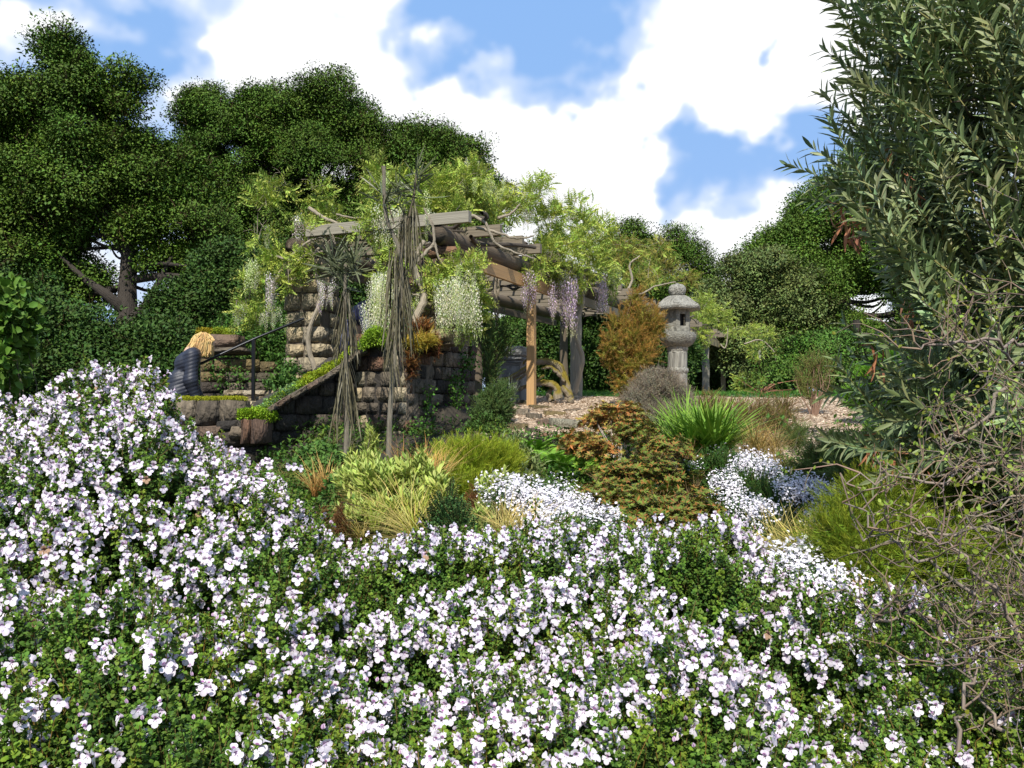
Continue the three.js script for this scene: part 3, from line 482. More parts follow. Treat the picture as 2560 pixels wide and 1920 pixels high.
// stem frame from the ground up into the blobs, with twigs
function stems(name, parent, base, blobs, r, n, rad, c = [.09, .07, .05], mat = TWIG) {
  const g = new GB();
  for (let k = 0; k < n; k++) { const b = blobs[k % blobs.length], e = b.c.clone().add(rdir(r).multiply(b.r).multiplyScalar(.7)), s = base.clone().add(V(r.s(rad * 3), 0, r.s(rad * 3))), m = s.clone().lerp(e, .5).add(V(r.s(.1), .08, r.s(.1)).multiplyScalar(s.distanceTo(e))); const cv = new THREE.CatmullRomCurve3([s, s.clone().lerp(m, .5).add(V(0, .06 * s.distanceTo(e), 0)), m, e]); g.tube(cv.getPoints(7), (t) => rad * (1 - t * .8), 5, c); }
  return mesh(name, g.build(), mat, parent);
}
function bush(name, label, cat, blobs, base, geos, mat, n, seed, o = {}) {
  const t = thing(name, label, cat, V(0, 0, 0), o.group), r = RNG(seed); t.position.copy(base);
  const loc = blobs.map((b) => ({ ...b, c: b.c.clone().sub(base) }));
  if (o.stems !== 0) stems('stem', t, V(0, -.05, 0), loc, r, o.stems ?? 12, o.rad ?? .01, o.sc);
  geos = [].concat(geos); geos.forEach((g) => g.computeBoundingBox()); const top = geos[0].boundingBox.max.y, low2 = geos[0].boundingBox.min.y;
  scatter('foliage', geos, mat, t, blobItems(loc, n, r, { ...o, L: o.L ?? (low2 > -top * .4 ? top * .85 : 0) }));
  return t;
}
const onG = (u, d) => { const [x, z] = XZ(u, d); return V(x, ground(x, z), z); };
// a broadleaf tree: trunk and limbs, crown of leaf clumps gathered into billows
function tree(name, label, trunk, blobs, o) {
  const r = RNG(o.seed), base = trunk[0].clone(), t = thing(name, label, 'tree', base, o.group);
  const tr = trunk.map((p) => p.clone().sub(base)), sh = o.R * .55, bl = blobs.map((b) => ({ ...b, c: b.c.clone().sub(base), r: V(Math.max(b.r.x * .45, b.r.x - sh), Math.max(b.r.y * .4, b.r.y - sh * .75), Math.max(b.r.z * .45, b.r.z - sh)) }));
  for (const b of bl.slice()) for (let k = 0; k < (o.sat ?? 0); k++) { const u = rdir(r, .35), f = r.r(.22, .45); bl.push({ c: b.c.clone().add(V(u.x * b.r.x, u.y * b.r.y, u.z * b.r.z).multiplyScalar(r.r(.95, 1.25))), r: b.r.clone().multiplyScalar(f), t: b.t }); }
  const g = new GB(), cv = new THREE.CatmullRomCurve3(tr), rad = o.rad; g.tube(cv.getPoints(14), (q) => rad * (1.25 * Math.pow(1 - q, 6) + 1 - .55 * q), 10, [1, 1, 1], 3);
  const subs = [];
  const w = bl.map((b) => Math.pow(b.r.x * b.r.y * b.r.z, 2 / 3)), W = w.reduce((a, b) => a + b, 0);
  bl.forEach((b, k) => { const m = Math.max(3, Math.round(o.sub * w[k] / W)); for (let i = 0; i < m; i++) { const u = rdir(r), q = Math.cbrt(r.r(.2, 1)) * (r() < .12 ? r.r(1, 1.28) : 1), cc = V(b.c.x + u.x * b.r.x * q, b.c.y + u.y * b.r.y * q, b.c.z + u.z * b.r.z * q), f = .3 / o.R; const wf = .22 / o.R, wa = 1.9 * o.R; cc.set(cc.x + wa * fbm(cc.x * wf, cc.y * wf, cc.z * wf + o.seed, 3) * 2, cc.y + wa * fbm(cc.x * wf + 20, cc.y * wf, cc.z * wf + o.seed, 3) * 2, cc.z); if (nz(cc.x * f + o.seed * 9, cc.y * f * 1.3, cc.z * f) < (o.gap ?? -.08)) continue; subs.push({ c: cc, u, R: o.R * r.r(.65, 1.25), t: b.t }); } });
  for (const l of o.limbs || []) { const pts = l.p.map((p) => p.clone().sub(base)); g.tube(new THREE.CatmullRomCurve3(pts).getPoints(16), (q) => lerp(l.r, l.r * .25, q), 8, [1, 1, 1], 2); }
  subs.forEach((s, i) => { if (i % (o.every || 2)) return; const f = clamp(s.c.y / tr[tr.length - 1].y * .75, .45, .98), a = cv.getPoint(f), m = a.clone().lerp(s.c, .5); m.y += -.12 * a.distanceTo(s.c) + r.s(.5); m.x += r.s(.5); const q = rad * (.16 + .16 * r()); g.tube(new THREE.CatmullRomCurve3([a, a.clone().lerp(m, .5).add(V(r.s(.2), -.15, r.s(.2))), m, s.c]).getPoints(9), (k) => q * (1 - .85 * k), 6, [1, 1, 1], 1); });
  mesh('trunk', g.build(), o.bark || BARK, t);
  const items = [];
  for (const s of subs) { const tone = vary(s.t || [1, 1, 1], r, .2); for (let i = 0; i < o.per; i++) { const u = rdir(r, .25), q = Math.cbrt(r()) * (r() < .16 ? 1.7 : 1); const p = s.c.clone().add(V(u.x * q * s.R, u.y * q * s.R * (o.flat || .62), u.z * q * s.R)); items.push({ p, d: V(u.x * .6 + s.u.x * .3, .8 + u.y * .4, u.z * .6 + s.u.z * .3).normalize(), roll: r() * 6.28, s: r.r(.7, 1.25), c: vary(tone, r, .14) }); } }
  scatter('crown', o.geos, o.mat || LEAF, t, items);
  return t;
}
const T = (u, v, d) => P(u, v, d);

// ---------------------------------------------------------------- trees and far planting
const oakG = [1, 2, 3, 4].map((k) => clump(200 + k, { n: 84, R: .47, flat: .65, len: .095, wid: .056, c: [.052, .100, .016], va: .3, twigs: 3 }));
const limeG = [1, 2, 3].map((k) => clump(220 + k, { n: 84, R: .47, flat: .7, len: .09, wid: .055, c: [.078, .15, .024], va: .3, twigs: 2 }));
const paleG = [1, 2, 3].map((k) => clump(230 + k, { n: 60, R: .42, flat: .7, len: .095, wid: .055, c: [.125, .175, .07], va: .3, twigs: 3 }));
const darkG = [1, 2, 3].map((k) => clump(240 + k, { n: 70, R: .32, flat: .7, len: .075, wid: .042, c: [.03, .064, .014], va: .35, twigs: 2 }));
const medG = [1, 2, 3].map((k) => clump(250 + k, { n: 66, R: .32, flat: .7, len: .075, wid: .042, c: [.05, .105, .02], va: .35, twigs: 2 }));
const glossG = [1, 2, 3].map((k) => clump(260 + k, { n: 30, R: .2, flat: .8, len: .085, wid: .045, c: [.05, .12, .022], va: .35, twigs: 3 }));
tree('oak_tree', 'dark spreading oak at the left with a bare forking trunk visible below the crown', [T(322, 1000, 25), T(320, 860, 25), T(318, 740, 25), T(322, 620, 25), T(300, 480, 25), T(270, 330, 25)],
  [B(150, 215, 105, 75, 25), B(100, 330, 130, 95, 25), B(265, 330, 130, 120, 25), B(45, 480, 130, 130, 25), B(210, 470, 150, 110, 25), B(385, 430, 110, 150, 25.5), B(60, 640, 130, 95, 25), B(420, 600, 150, 80, 25), B(340, 225, 45, 40, 25), B(-80, 560, 120, 190, 25), B(215, 610, 120, 60, 25.5), B(520, 690, 100, 60, 25.5), B(120, 760, 120, 50, 25.5)],
  { seed: 1, rad: .33, sub: 900, R: .55, per: 13, gap: -.13, geos: oakG, mat: LEAFDARK, every: 34, flat: .7, limbs: [{ r: .2, p: [T(322, 790, 25), T(268, 738, 24.6), T(215, 700, 24.5), T(150, 640, 24.5)] }, { r: .19, p: [T(325, 800, 25), T(360, 770, 24.8), T(392, 715, 24.6), T(430, 640, 24.6)] }, { r: .17, p: [T(320, 640, 25), T(240, 500, 24.6), T(170, 430, 24.4), T(100, 395, 24.4)] }, { r: .14, p: [T(322, 700, 25), T(420, 690, 24.6), T(510, 700, 24.5), T(600, 695, 24.5)] }, { r: .13, p: [T(320, 680, 25), T(390, 660, 24.6), T(470, 665, 24.4)] }, { r: .14, p: [T(200, 480, 24.5), T(140, 480, 24.4), T(60, 500, 24.4)] }] });
tree('oak_tree', 'broad domed oak behind the pergola with a dense dark green crown', [T(800, 1000, 33), T(805, 850, 33), T(800, 700, 33), T(790, 500, 33), T(790, 380, 33)],
  [B(520, 305, 110, 80, 33), B(690, 285, 150, 80, 33), B(860, 310, 110, 85, 33), B(600, 430, 190, 120, 33), B(800, 440, 200, 130, 33), B(980, 440, 150, 110, 33), B(1110, 450, 95, 85, 33), B(1190, 420, 45, 50, 33.5), B(1230, 500, 55, 50, 33.5), B(1080, 560, 160, 90, 33), B(880, 590, 210, 100, 33), B(640, 590, 190, 120, 33), B(560, 720, 150, 90, 33), B(760, 730, 180, 80, 33), B(960, 680, 160, 90, 33)],
  { seed: 2, rad: .45, sub: 1150, R: .66, per: 14, gap: -.2, geos: oakG, mat: LEAFDARK, every: 40, flat: .7 });
tree('oak_tree', 'small dark oak seen over the lantern roof against the sky', [T(1660, 1000, 42), T(1660, 850, 42), T(1655, 700, 42)], [B(1600, 645, 58, 50, 42), B(1680, 650, 70, 60, 42), B(1735, 700, 50, 45, 42), B(1560, 700, 60, 70, 42), B(1640, 740, 110, 70, 42), B(1780, 720, 40, 30, 42)], { seed: 3, rad: .3, sub: 220, R: .7, per: 12, gap: -.2, geos: oakG, mat: LEAFDARK, every: 3 });
tree('whitebeam_tree', 'pale silvery green tree with loose twigs at the edge of the sky on the right', [T(1900, 1000, 30), T(1905, 850, 30), T(1890, 700, 30)], [B(1850, 725, 50, 30, 30), B(1900, 690, 60, 40, 30), B(1810, 770, 80, 40, 30), B(1790, 730, 34, 14, 30), B(1870, 670, 26, 14, 30), B(1820, 700, 22, 12, 30), B(1750, 810, 80, 50, 30), B(1890, 860, 110, 60, 30), B(1970, 740, 80, 80, 30), B(1840, 760, 60, 50, 30)], { seed: 4, rad: .22, sub: 330, R: .5, per: 10, gap: -.3, geos: paleG, every: 5 });
tree('lime_tree', 'tall fresh green broadleaf tree on the right behind the acacia', [T(2100, 1000, 31), T(2105, 850, 31), T(2110, 650, 31), T(2100, 520, 31)], [B(2010, 550, 70, 45, 31), B(2085, 520, 80, 80, 31), B(2000, 640, 90, 70, 31), B(2110, 660, 120, 110, 31), B(2230, 560, 130, 170, 31), B(2030, 760, 120, 80, 31), B(2160, 810, 140, 90, 31), B(2320, 700, 150, 160, 31), B(1960, 570, 30, 22, 31), B(2180, 450, 80, 60, 31), B(1960, 640, 60, 60, 31), B(1950, 730, 110, 70, 31), B(1890, 800, 120, 70, 31), B(2010, 830, 150, 70, 31), B(2260, 860, 160, 90, 31), B(2050, 620, 80, 80, 31), B(2110, 560, 80, 70, 31)], { seed: 5, rad: .35, sub: 1200, R: .6, per: 12, gap: -.2, geos: limeG, every: 14 });
tree('cedar_tree', 'dark layered evergreen with flat sweeping boughs left of the acacia', [T(2150, 1000, 22), T(2150, 900, 22), T(2140, 800, 22)], [B(2080, 850, 90, 25, 22), B(2130, 810, 110, 24, 22), B(2170, 880, 130, 30, 22), B(2060, 890, 80, 22, 22), B(2140, 920, 120, 25, 22)], { seed: 6, rad: .2, sub: 55, R: .7, per: 40, geos: medG, flat: .22, mat: LEAFDARK, every: 3 });
// dark hedging at the back
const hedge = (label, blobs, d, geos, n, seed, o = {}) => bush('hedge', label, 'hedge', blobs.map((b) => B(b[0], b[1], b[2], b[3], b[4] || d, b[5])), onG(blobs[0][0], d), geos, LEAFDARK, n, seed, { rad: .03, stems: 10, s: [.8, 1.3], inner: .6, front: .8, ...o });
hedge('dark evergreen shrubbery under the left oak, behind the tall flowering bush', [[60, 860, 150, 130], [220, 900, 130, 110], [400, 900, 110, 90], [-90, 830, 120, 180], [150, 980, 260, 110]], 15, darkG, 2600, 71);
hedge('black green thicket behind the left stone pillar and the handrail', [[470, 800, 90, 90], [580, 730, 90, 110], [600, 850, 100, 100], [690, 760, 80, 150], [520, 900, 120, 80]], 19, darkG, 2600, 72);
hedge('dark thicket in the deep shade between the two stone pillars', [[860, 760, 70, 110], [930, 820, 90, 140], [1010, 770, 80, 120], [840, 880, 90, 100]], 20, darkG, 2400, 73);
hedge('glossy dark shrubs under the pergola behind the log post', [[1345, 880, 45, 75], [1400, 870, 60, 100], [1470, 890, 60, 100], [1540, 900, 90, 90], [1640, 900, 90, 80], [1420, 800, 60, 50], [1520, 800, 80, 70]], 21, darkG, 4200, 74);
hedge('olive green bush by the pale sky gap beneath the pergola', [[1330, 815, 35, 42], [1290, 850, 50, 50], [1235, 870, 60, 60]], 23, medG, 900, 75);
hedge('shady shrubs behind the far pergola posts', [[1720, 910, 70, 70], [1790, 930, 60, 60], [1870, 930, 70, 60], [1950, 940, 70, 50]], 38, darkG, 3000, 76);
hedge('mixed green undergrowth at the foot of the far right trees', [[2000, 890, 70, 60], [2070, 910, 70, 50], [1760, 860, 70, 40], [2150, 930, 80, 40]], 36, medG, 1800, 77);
bush('shrub', 'bright green leafy shrub at the left edge of the picture', 'shrub', [B(0, 800, 55, 80, 7), B(30, 770, 45, 60, 7), B(-30, 900, 70, 90, 7), B(-90, 800, 90, 130, 7)], onG(0, 7), [1, 2].map((k) => clump(270 + k, { n: 16, R: .14, len: .085, wid: .06, c: [.075, .155, .025], st: OVAL, twigs: 2 })), LEAF, 260, 78);
bush('shrub', 'glossy laurel like shrub with sparkling leaves between the stair wall and the stone pillar', 'shrub', [B(640, 865, 70, 45, 12.5), B(700, 850, 50, 60, 12.5), B(590, 830, 55, 40, 12.5), B(720, 900, 40, 40, 12.3), B(660, 800, 60, 45, 12.8)], onG(650, 12.5), glossG, LEAF, 520, 79, { s: [.5, .9] });
bush('shrub', 'fine leaved upright dark shrub leaning on the right side of the pier base', 'shrub', [B(1225, 880, 32, 110, 10.9), B(1255, 840, 40, 60, 11.2), B(1215, 800, 25, 50, 11)], onG(1225, 10.9), [1, 2].map((k) => shoot(280 + k, { L: .22, n: 34, len: .03, wid: .014, c: [.05, .1, .03], bend: .3 })), LEAFDARK, 420, 80, { up: .9, rad: .012 });
bush('shrub', 'silvery twigged thin shrub in front of the far trees, above the far pergola', 'shrub', [B(1860, 790, 70, 45, 42), B(1800, 760, 50, 35, 42), B(1930, 830, 60, 40, 42)], onG(1850, 42), [1, 2].map((k) => shoot(285 + k, { L: .9, n: 18, len: .09, wid: .03, c: [.16, .16, .12], stem: .012, sc: [.3, .27, .24] })), LEAF, 260, 81, { up: .7, rad: .03 });
// ---------------------------------------------------------------- wisteria on the pergola
const wisG = [1, 2, 3].map((k) => shoot(300 + k, { L: .27, n: 14, len: .068, wid: .023, ang: 1.0, two: true, c: [.25, .345, .075], va: .3, stem: .0018, tipc: [.33, .37, .12], sc: [.2, .25, .05], drop: .8, bend: .1, taper: .2 }));
const wisY = [1, 2].map((k) => shoot(310 + k, { L: .22, n: 13, len: .055, wid: .017, ang: .9, two: true, c: [.25, .25, .07], va: .3, stem: .0018, sc: [.3, .2, .08], drop: .9, bend: .15 }));
const racG = [1, 2, 3, 4].map((k) => { // hanging flower tassel, one metre long unit
  const g = new GB(), r = RNG(330 + k), at = (t) => V(.04 * Math.sin(t * 4 + k), -t, .04 * Math.cos(t * 3 + k)); g.tube([at(0), at(.33), at(.66), at(1)], [.006, .005, .004, .002], 4, [.4, .5, .2]);
  for (let i = 0; i < 84; i++) { const t = .05 + .95 * i / 84, a = i * 2.4, R = .105 * Math.sin(Math.PI * Math.min(1, .22 + t * .72)) * (1 - .35 * t), p = at(t).add(V(Math.cos(a) * R * r.r(.5, 1.25), r.s(.02), Math.sin(a) * R * r.r(.5, 1.25))), d = V(Math.cos(a), .25, Math.sin(a)).normalize(), s = .046 * (1.1 - .55 * t) * r.r(.6, 1.25), c = vary(t > .85 || r() < .18 ? [.5, .62, .25] : [.88, .87, .82], r, .15);
    g.leaf(p, d.clone().add(V(0, .7, 0)).normalize(), d, s, s * .9, c); g.leaf(p, d.clone().add(V(0, -.5, 0)).normalize(), UPV, s * .85, s * .5, c); if (i % 3 === 0) g.leaf(p, rdir(r), UPV, s * .6, s * .4, [.45, .55, .25]); }
  return g.build();
});
const WHITE = leafMat(.45, .7, { color: new THREE.Color().setRGB(1.08, 1.06, .93), specularIntensity: .2 }), LILAC = leafMat(.3, .7, { color: new THREE.Color().setRGB(.85, .68, .92), specularIntensity: .2 }), BLUSH = leafMat(.3, .7, { color: new THREE.Color().setRGB(1, .9, .98), specularIntensity: .2 }), GREENW = leafMat(.3, .7, { color: new THREE.Color().setRGB(.95, 1.02, .66), specularIntensity: .2 });
const VINE = std(.33, .28, .205, { bumpMap: barkBump, bumpScale: .01 });
function wisteria(label, base, o) {
  const t = thing('wisteria', label, 'climbing plant', base), r = RNG(o.seed), rel = (u, v, d) => P(u, v, d).sub(base);
  const g = new GB(); for (const l of o.vines) { const c = new THREE.CatmullRomCurve3(l.p.map(([u, v, d]) => rel(u, v, d ?? l.d))); g.tube(c.getPoints(l.p.length * 6).map((p) => p.add(V(r.s(.006), r.s(.006), r.s(.006)))), (q) => l.r * (1.1 - .6 * q), 6, [1, 1, 1]); }
  // thin runners from each leafy mass
  for (const b of o.leaf) for (let k = 0; k < 5; k++) { const c = b.c.clone().sub(base), e = c.clone().add(rdir(r, .2).multiply(b.r).multiplyScalar(1.25)), s = c.clone().add(rdir(r).multiply(b.r).multiplyScalar(.5)); g.tube(new THREE.CatmullRomCurve3([s, s.clone().lerp(e, .5).add(V(0, .06, 0)), e]).getPoints(5), (q) => .006 * (1 - .7 * q), 4, [.7, .75, .5]); }
  mesh('vine_stem', g.build(), VINE, t);
  const loc = o.leaf.map((b) => ({ ...b, c: b.c.clone().sub(base), r: b.r.clone().multiplyScalar(o.k || .85) }));
  scatter('foliage', o.geo || wisG, LEAF, t, blobItems(loc, o.n, r, { inner: .35, out: .9, up: .1, rnd: .55, s: [.7, 1.15], lump: .3, va: .22, L: .07, gate: o.gate, gf: 2.6 }));
  for (const [u0, u1, v0, v1, n, d, m, w = 1] of o.rac) for (let k = 0; k < n; k++) {
    const u = r.r(u0, u1), v = v0 + r.s(14) + (r() < .3 ? r.r(0, (v1 - v0) * .3) : 0), L = pxm((v1 - v) * r.r(.6, 1.05), d); if (L < .08) continue;
    const f = mesh('flower_raceme', racG[r.i(4)], m, t); f.position.copy(rel(u, v, d + r.s(.18))); const q = .62 * Math.sqrt(.42 / Math.max(L, .16)) * w; f.scale.set(L * q * 1.5, L, L * q * 1.5); f.rotation.set(r.s(.1), r() * 6.28, r.s(.1));
  }
  return t;
}
wisteria('wisteria on the left stone pillar, bright leaves above pale tassels', L2W(-1.9, 1.5, .3), { seed: 51, n: 1000, gate: -.12,
  leaf: [B(700, 465, 48, 38, 10), B(790, 480, 45, 32, 10.1), B(660, 515, 45, 45, 9.9), B(645, 580, 30, 50, 9.9), B(755, 575, 40, 22, 10), B(830, 560, 50, 18, 10.2), B(690, 650, 34, 26, 9.9), B(770, 655, 50, 30, 9.8), B(720, 700, 24, 24, 9.8), B(850, 580, 40, 14, 9.8), B(900, 570, 30, 14, 9.7), B(755, 580, 55, 22, 9.6), B(820, 610, 40, 16, 9.7), B(640, 700, 26, 30, 9.9), B(600, 775, 26, 22, 10), B(820, 540, 40, 20, 10.3), B(625, 740, 22, 40, 9.95), B(650, 800, 30, 35, 10.4)],
  vines: [{ d: 9.9, r: .022, p: [[772, 518], [810, 545], [860, 562], [930, 572], [990, 560]] }, { d: 9.85, r: .02, p: [[690, 700], [720, 650], [770, 605], [840, 585], [925, 560]] }, { d: 9.8, r: .018, p: [[738, 665], [760, 640], [790, 632], [830, 625]] }, { d: 9.8, r: .014, p: [[690, 640], [730, 650], [760, 645]] }, { d: 9.9, r: .018, p: [[775, 580], [772, 610], [785, 645]] }, { d: 9.9, r: .013, p: [[680, 735], [700, 690], [735, 655]] }, { d: 9.9, r: .012, p: [[840, 535], [880, 545], [920, 542]] }, { d: 10, r: .03, p: [[790, 930, 10], [770, 850, 9.95], [800, 740, 9.9], [785, 640, 9.9], [830, 590, 9.95]] }, { d: 9.9, r: .014, p: [[860, 600], [915, 600], [935, 630]] }],
  rac: [[618, 640, 655, 745, 7, 9.85, GREENW], [626, 650, 650, 730, 4, 9.85, WHITE], [660, 690, 690, 815, 9, 9.8, BLUSH], [650, 700, 770, 830, 8, 9.9, WHITE], [738, 758, 540, 645, 5, 10, BLUSH], [664, 676, 570, 640, 3, 9.95, WHITE], [790, 835, 700, 780, 10, 9.6, BLUSH, .8], [584, 612, 765, 820, 5, 10, WHITE], [700, 735, 790, 850, 5, 10.2, GREENW], [795, 806, 760, 800, 2, 9.6, LILAC]] });
wisteria('wisteria heaped over the pier, lime green leaves and long cream white tassels', L2W(-.3, 2.4, .35), { seed: 52, n: 2500, gate: -.1, k: .98,
  leaf: [B(950, 455, 40, 40, 9.8), B(1010, 480, 50, 50, 9.8), B(1090, 480, 60, 55, 10), B(1150, 480, 60, 50, 10.2), B(1220, 490, 60, 40, 10.6), B(1260, 520, 50, 35, 11), B(1180, 440, 45, 30, 10.3), B(960, 560, 50, 50, 9.6), B(940, 650, 35, 50, 9.5), B(1000, 620, 40, 60, 9.6), B(1150, 665, 42, 24, 9.1), B(1190, 670, 22, 30, 9.1), B(1090, 690, 40, 30, 9.2), B(1180, 770, 30, 80, 9.4), B(1120, 730, 30, 40, 9.3), B(1060, 540, 40, 40, 9.8), B(1030, 720, 40, 60, 9.5), B(935, 470, 30, 25, 9.6), B(1120, 530, 60, 22, 9.9), B(1300, 500, 40, 28, 11.2)],
  vines: [{ d: 9.2, r: .018, p: [[1165, 533], [1210, 555], [1228, 590], [1238, 608], [1290, 632], [1335, 645]] }, { d: 9.4, r: .018, p: [[1190, 570], [1240, 580], [1285, 595], [1335, 590]] }, { d: 9.1, r: .02, p: [[1040, 655], [1065, 630], [1085, 605], [1080, 560], [1060, 520]] }, { d: 9.1, r: .014, p: [[1085, 600], [1095, 640], [1110, 665]] }, { d: 10, r: .018, p: [[1245, 545], [1275, 535], [1300, 510]] }, { d: 9.2, r: .05, p: [[1050, 880], [1040, 800], [1062, 740], [1035, 660], [1060, 600]] }, { d: 12, r: .028, p: [[1246, 660], [1236, 720], [1245, 770], [1238, 830]] }, { d: 12.05, r: .022, p: [[1236, 660], [1246, 720], [1236, 770], [1246, 830]] }, { d: 9.3, r: .01, p: [[1030, 735], [1060, 740], [1095, 737]] }],
  rac: [[1140, 1205, 660, 740, 18, 9.05, WHITE], [1090, 1155, 700, 835, 34, 9.0, WHITE], [1140, 1195, 710, 860, 20, 9.05, WHITE], [925, 985, 690, 800, 26, 9.2, WHITE], [930, 1005, 720, 850, 30, 9.15, WHITE], [905, 955, 760, 880, 12, 9.2, WHITE], [1000, 1060, 740, 800, 8, 9.4, WHITE], [935, 1010, 520, 640, 24, 9.5, WHITE], [1060, 1090, 530, 600, 10, 9.3, WHITE], [1155, 1200, 405, 440, 12, 10.3, WHITE], [1030, 1070, 470, 560, 8, 9.7, GREENW], [935, 960, 560, 640, 5, 9.5, GREENW], [1080, 1260, 450, 500, 30, 10.2, GREENW, .8], [930, 1000, 440, 520, 16, 9.6, GREENW], [1180, 1260, 470, 510, 12, 10.5, WHITE, .8]] });
wisteria('wisteria with drooping lilac tassels and a rounded leafy mound above the log post', L2W(.1, 1.6, -4.5), { seed: 53, n: 2300, gate: -.14, k: 1.08,
  leaf: [B(1345, 478, 44, 34, 11.7), B(1360, 555, 50, 50, 11.9), B(1430, 560, 65, 50, 12.7), B(1480, 590, 48, 50, 13.4), B(1400, 630, 70, 45, 12.2), B(1470, 650, 48, 55, 13.2), B(1440, 515, 28, 24, 13), B(1510, 670, 30, 45, 14), B(1370, 640, 40, 40, 11.8), B(1340, 690, 28, 14, 11.3), B(1450, 700, 25, 40, 12.8), B(1530, 700, 22, 40, 14.5), B(1425, 695, 30, 30, 12.4)],
  vines: [{ d: 11.5, r: .016, p: [[1245, 548], [1280, 530], [1320, 512]] }, { d: 12.6, r: .016, p: [[1330, 600], [1380, 650], [1420, 660], [1460, 690]] }, { d: 13.5, r: .045, p: [[1435, 985], [1455, 900], [1438, 820], [1458, 750], [1440, 690]] }],
  rac: [[1312, 1334, 680, 795, 8, 11.2, LILAC], [1374, 1388, 710, 820, 7, 11.9, LILAC], [1402, 1434, 700, 845, 18, 12.2, LILAC], [1494, 1514, 690, 805, 10, 14, LILAC], [1325, 1350, 620, 660, 4, 11.5, BLUSH], [1305, 1330, 520, 580, 6, 11.4, BLUSH], [1530, 1550, 670, 730, 8, 14.3, GREENW], [1395, 1440, 680, 740, 6, 12.2, BLUSH], [1440, 1470, 690, 760, 5, 12.8, LILAC]] });
wisteria('wisteria with bronze young leaves and bare twisted stems, left of the lantern finial', L2W(-.3, 1.7, -9), { seed: 54, n: 900, geo: [...wisY, wisG[0]],
  leaf: [B(1570, 640, 55, 40, 17), B(1640, 620, 50, 30, 17.5), B(1600, 700, 60, 30, 17), B(1660, 670, 50, 36, 18), B(1630, 690, 26, 40, 16.5), B(1560, 610, 40, 20, 17), B(1720, 700, 40, 30, 19)],
  vines: [{ d: 16, r: .025, p: [[1560, 740], [1580, 700], [1575, 660], [1600, 640]] }, { d: 16, r: .02, p: [[1540, 730], [1600, 735], [1640, 715], [1690, 705]] }], rac: [] });
wisteria('leafy wisteria hanging in a dark green curtain right of the lantern over the pergola', L2W(-.2, 1.7, -17), { seed: 55, n: 1500,
  leaf: [B(1755, 770, 50, 45, 25), B(1795, 790, 45, 36, 25.5), B(1755, 840, 26, 40, 25), B(1740, 820, 25, 60, 25), B(1880, 825, 30, 18, 26), B(1905, 835, 35, 22, 27), B(1840, 830, 30, 16, 24), B(1940, 870, 40, 22, 29), B(1885, 880, 30, 30, 26), B(1870, 960, 40, 40, 27), B(1990, 900, 40, 22, 31)],
  vines: [{ d: 22, r: .02, p: [[1800, 860], [1812, 870], [1818, 850], [1820, 820]] }, { d: 25, r: .02, p: [[1860, 860], [1900, 850], [1935, 880], [1940, 920]] }], rac: [[1892, 1900, 890, 905, 3, 25, BLUSH]] });
// ---------------------------------------------------------------- lancewoods
function lancewood(label, group, tr, heads, skirts, seed) {
  const base = tr[0].clone(), t = thing('lancewood', label, 'tree', base), r = RNG(seed);
  const g = new GB(); g.tube(new THREE.CatmullRomCurve3(tr.map((p) => p.clone().sub(base))).getPoints(20), (q) => .026 * (1 - .45 * q), 8, [1, 1, 1], 2); mesh('trunk', g.build(), std(.235, .205, .15, { bumpMap: barkBump, bumpScale: .01 }), t);
  const L = [1, 2, 3, 4, 5].map((k) => { const q = new GB(), rr = RNG(seed * 7 + k), n = 9, bow = rr.r(-.06, .1), cA = vary([.036, .034, .025], rr, .35); let pr = null; // stiff toothed narrow leaf hanging down, unit length
    for (let j = 0; j <= n * 2; j++) { const s = j / (n * 2), x = bow * Math.sin(s * Math.PI), w = (.0075 + (j % 2 ? .005 : 0)) * (s < .06 ? .5 : 1) * (s > .94 ? .4 : 1), cc = j % 2 ? [.075, .068, .042] : cA, A = q.v(x, -s, -w, cc), M = q.v(x + .006, -s, 0, [.17, .15, .085]), Bv = q.v(x, -s, w, cc); if (pr) { q.q(pr[0], pr[1], M, A); q.q(pr[1], pr[2], Bv, M); } pr = [A, M, Bv]; } return q.build(); });
  const LM = leafMat(.08, .45), HM = leafMat(.12, .4);
  for (const [u, v, d, n, len, sp] of skirts) for (let k = 0; k < n; k++) { const m = mesh('leaf', L[r.i(5)], LM, t), a = r() * 6.283, e = sp * Math.sqrt(r.r(.05, 1)); m.position.copy(P(u + r.s(7), v + r.s(26), d).sub(base)).add(V(Math.cos(a) * .02, 0, Math.sin(a) * .02)); const l = len * r.r(.72, 1.1); m.scale.set(l, l, l * .62 / Math.max(.5, len)); m.quaternion.setFromUnitVectors(V(0, -1, 0), V(Math.cos(a) * Math.sin(e), -Math.cos(e), Math.sin(a) * Math.sin(e))).multiply(new THREE.Quaternion().setFromAxisAngle(UPV, r() * 6.28)); }
  const hl = [1, 2, 3].map((k) => { const q = new GB(), rr = RNG(seed * 9 + k); q.leaf(V(0, 0, 0), V(0, 1, 0), V(0, .2, 1), 1, .06, vary([.075, .095, .055], rr, .2), { st: [[.3, 1], [.75, .9]], curl: .18, c2: [.14, .15, .07] }); return q.build(); });
  for (const [u, v, d, n, len, h] of heads) { for (let k = 0; k < n; k++) { const m = mesh('leaf', hl[r.i(3)], HM, t), a = r() * 6.283, e = r.r(.25, 2.1); m.position.copy(P(u + r.s(5), v + r.r(0, h), d).sub(base)); m.scale.setScalar(len * r.r(.6, 1.1)); m.quaternion.setFromUnitVectors(UPV, V(Math.cos(a) * Math.sin(e), Math.cos(e), Math.sin(a) * Math.sin(e))).multiply(new THREE.Quaternion().setFromAxisAngle(UPV, r() * 6.28)); } }
}
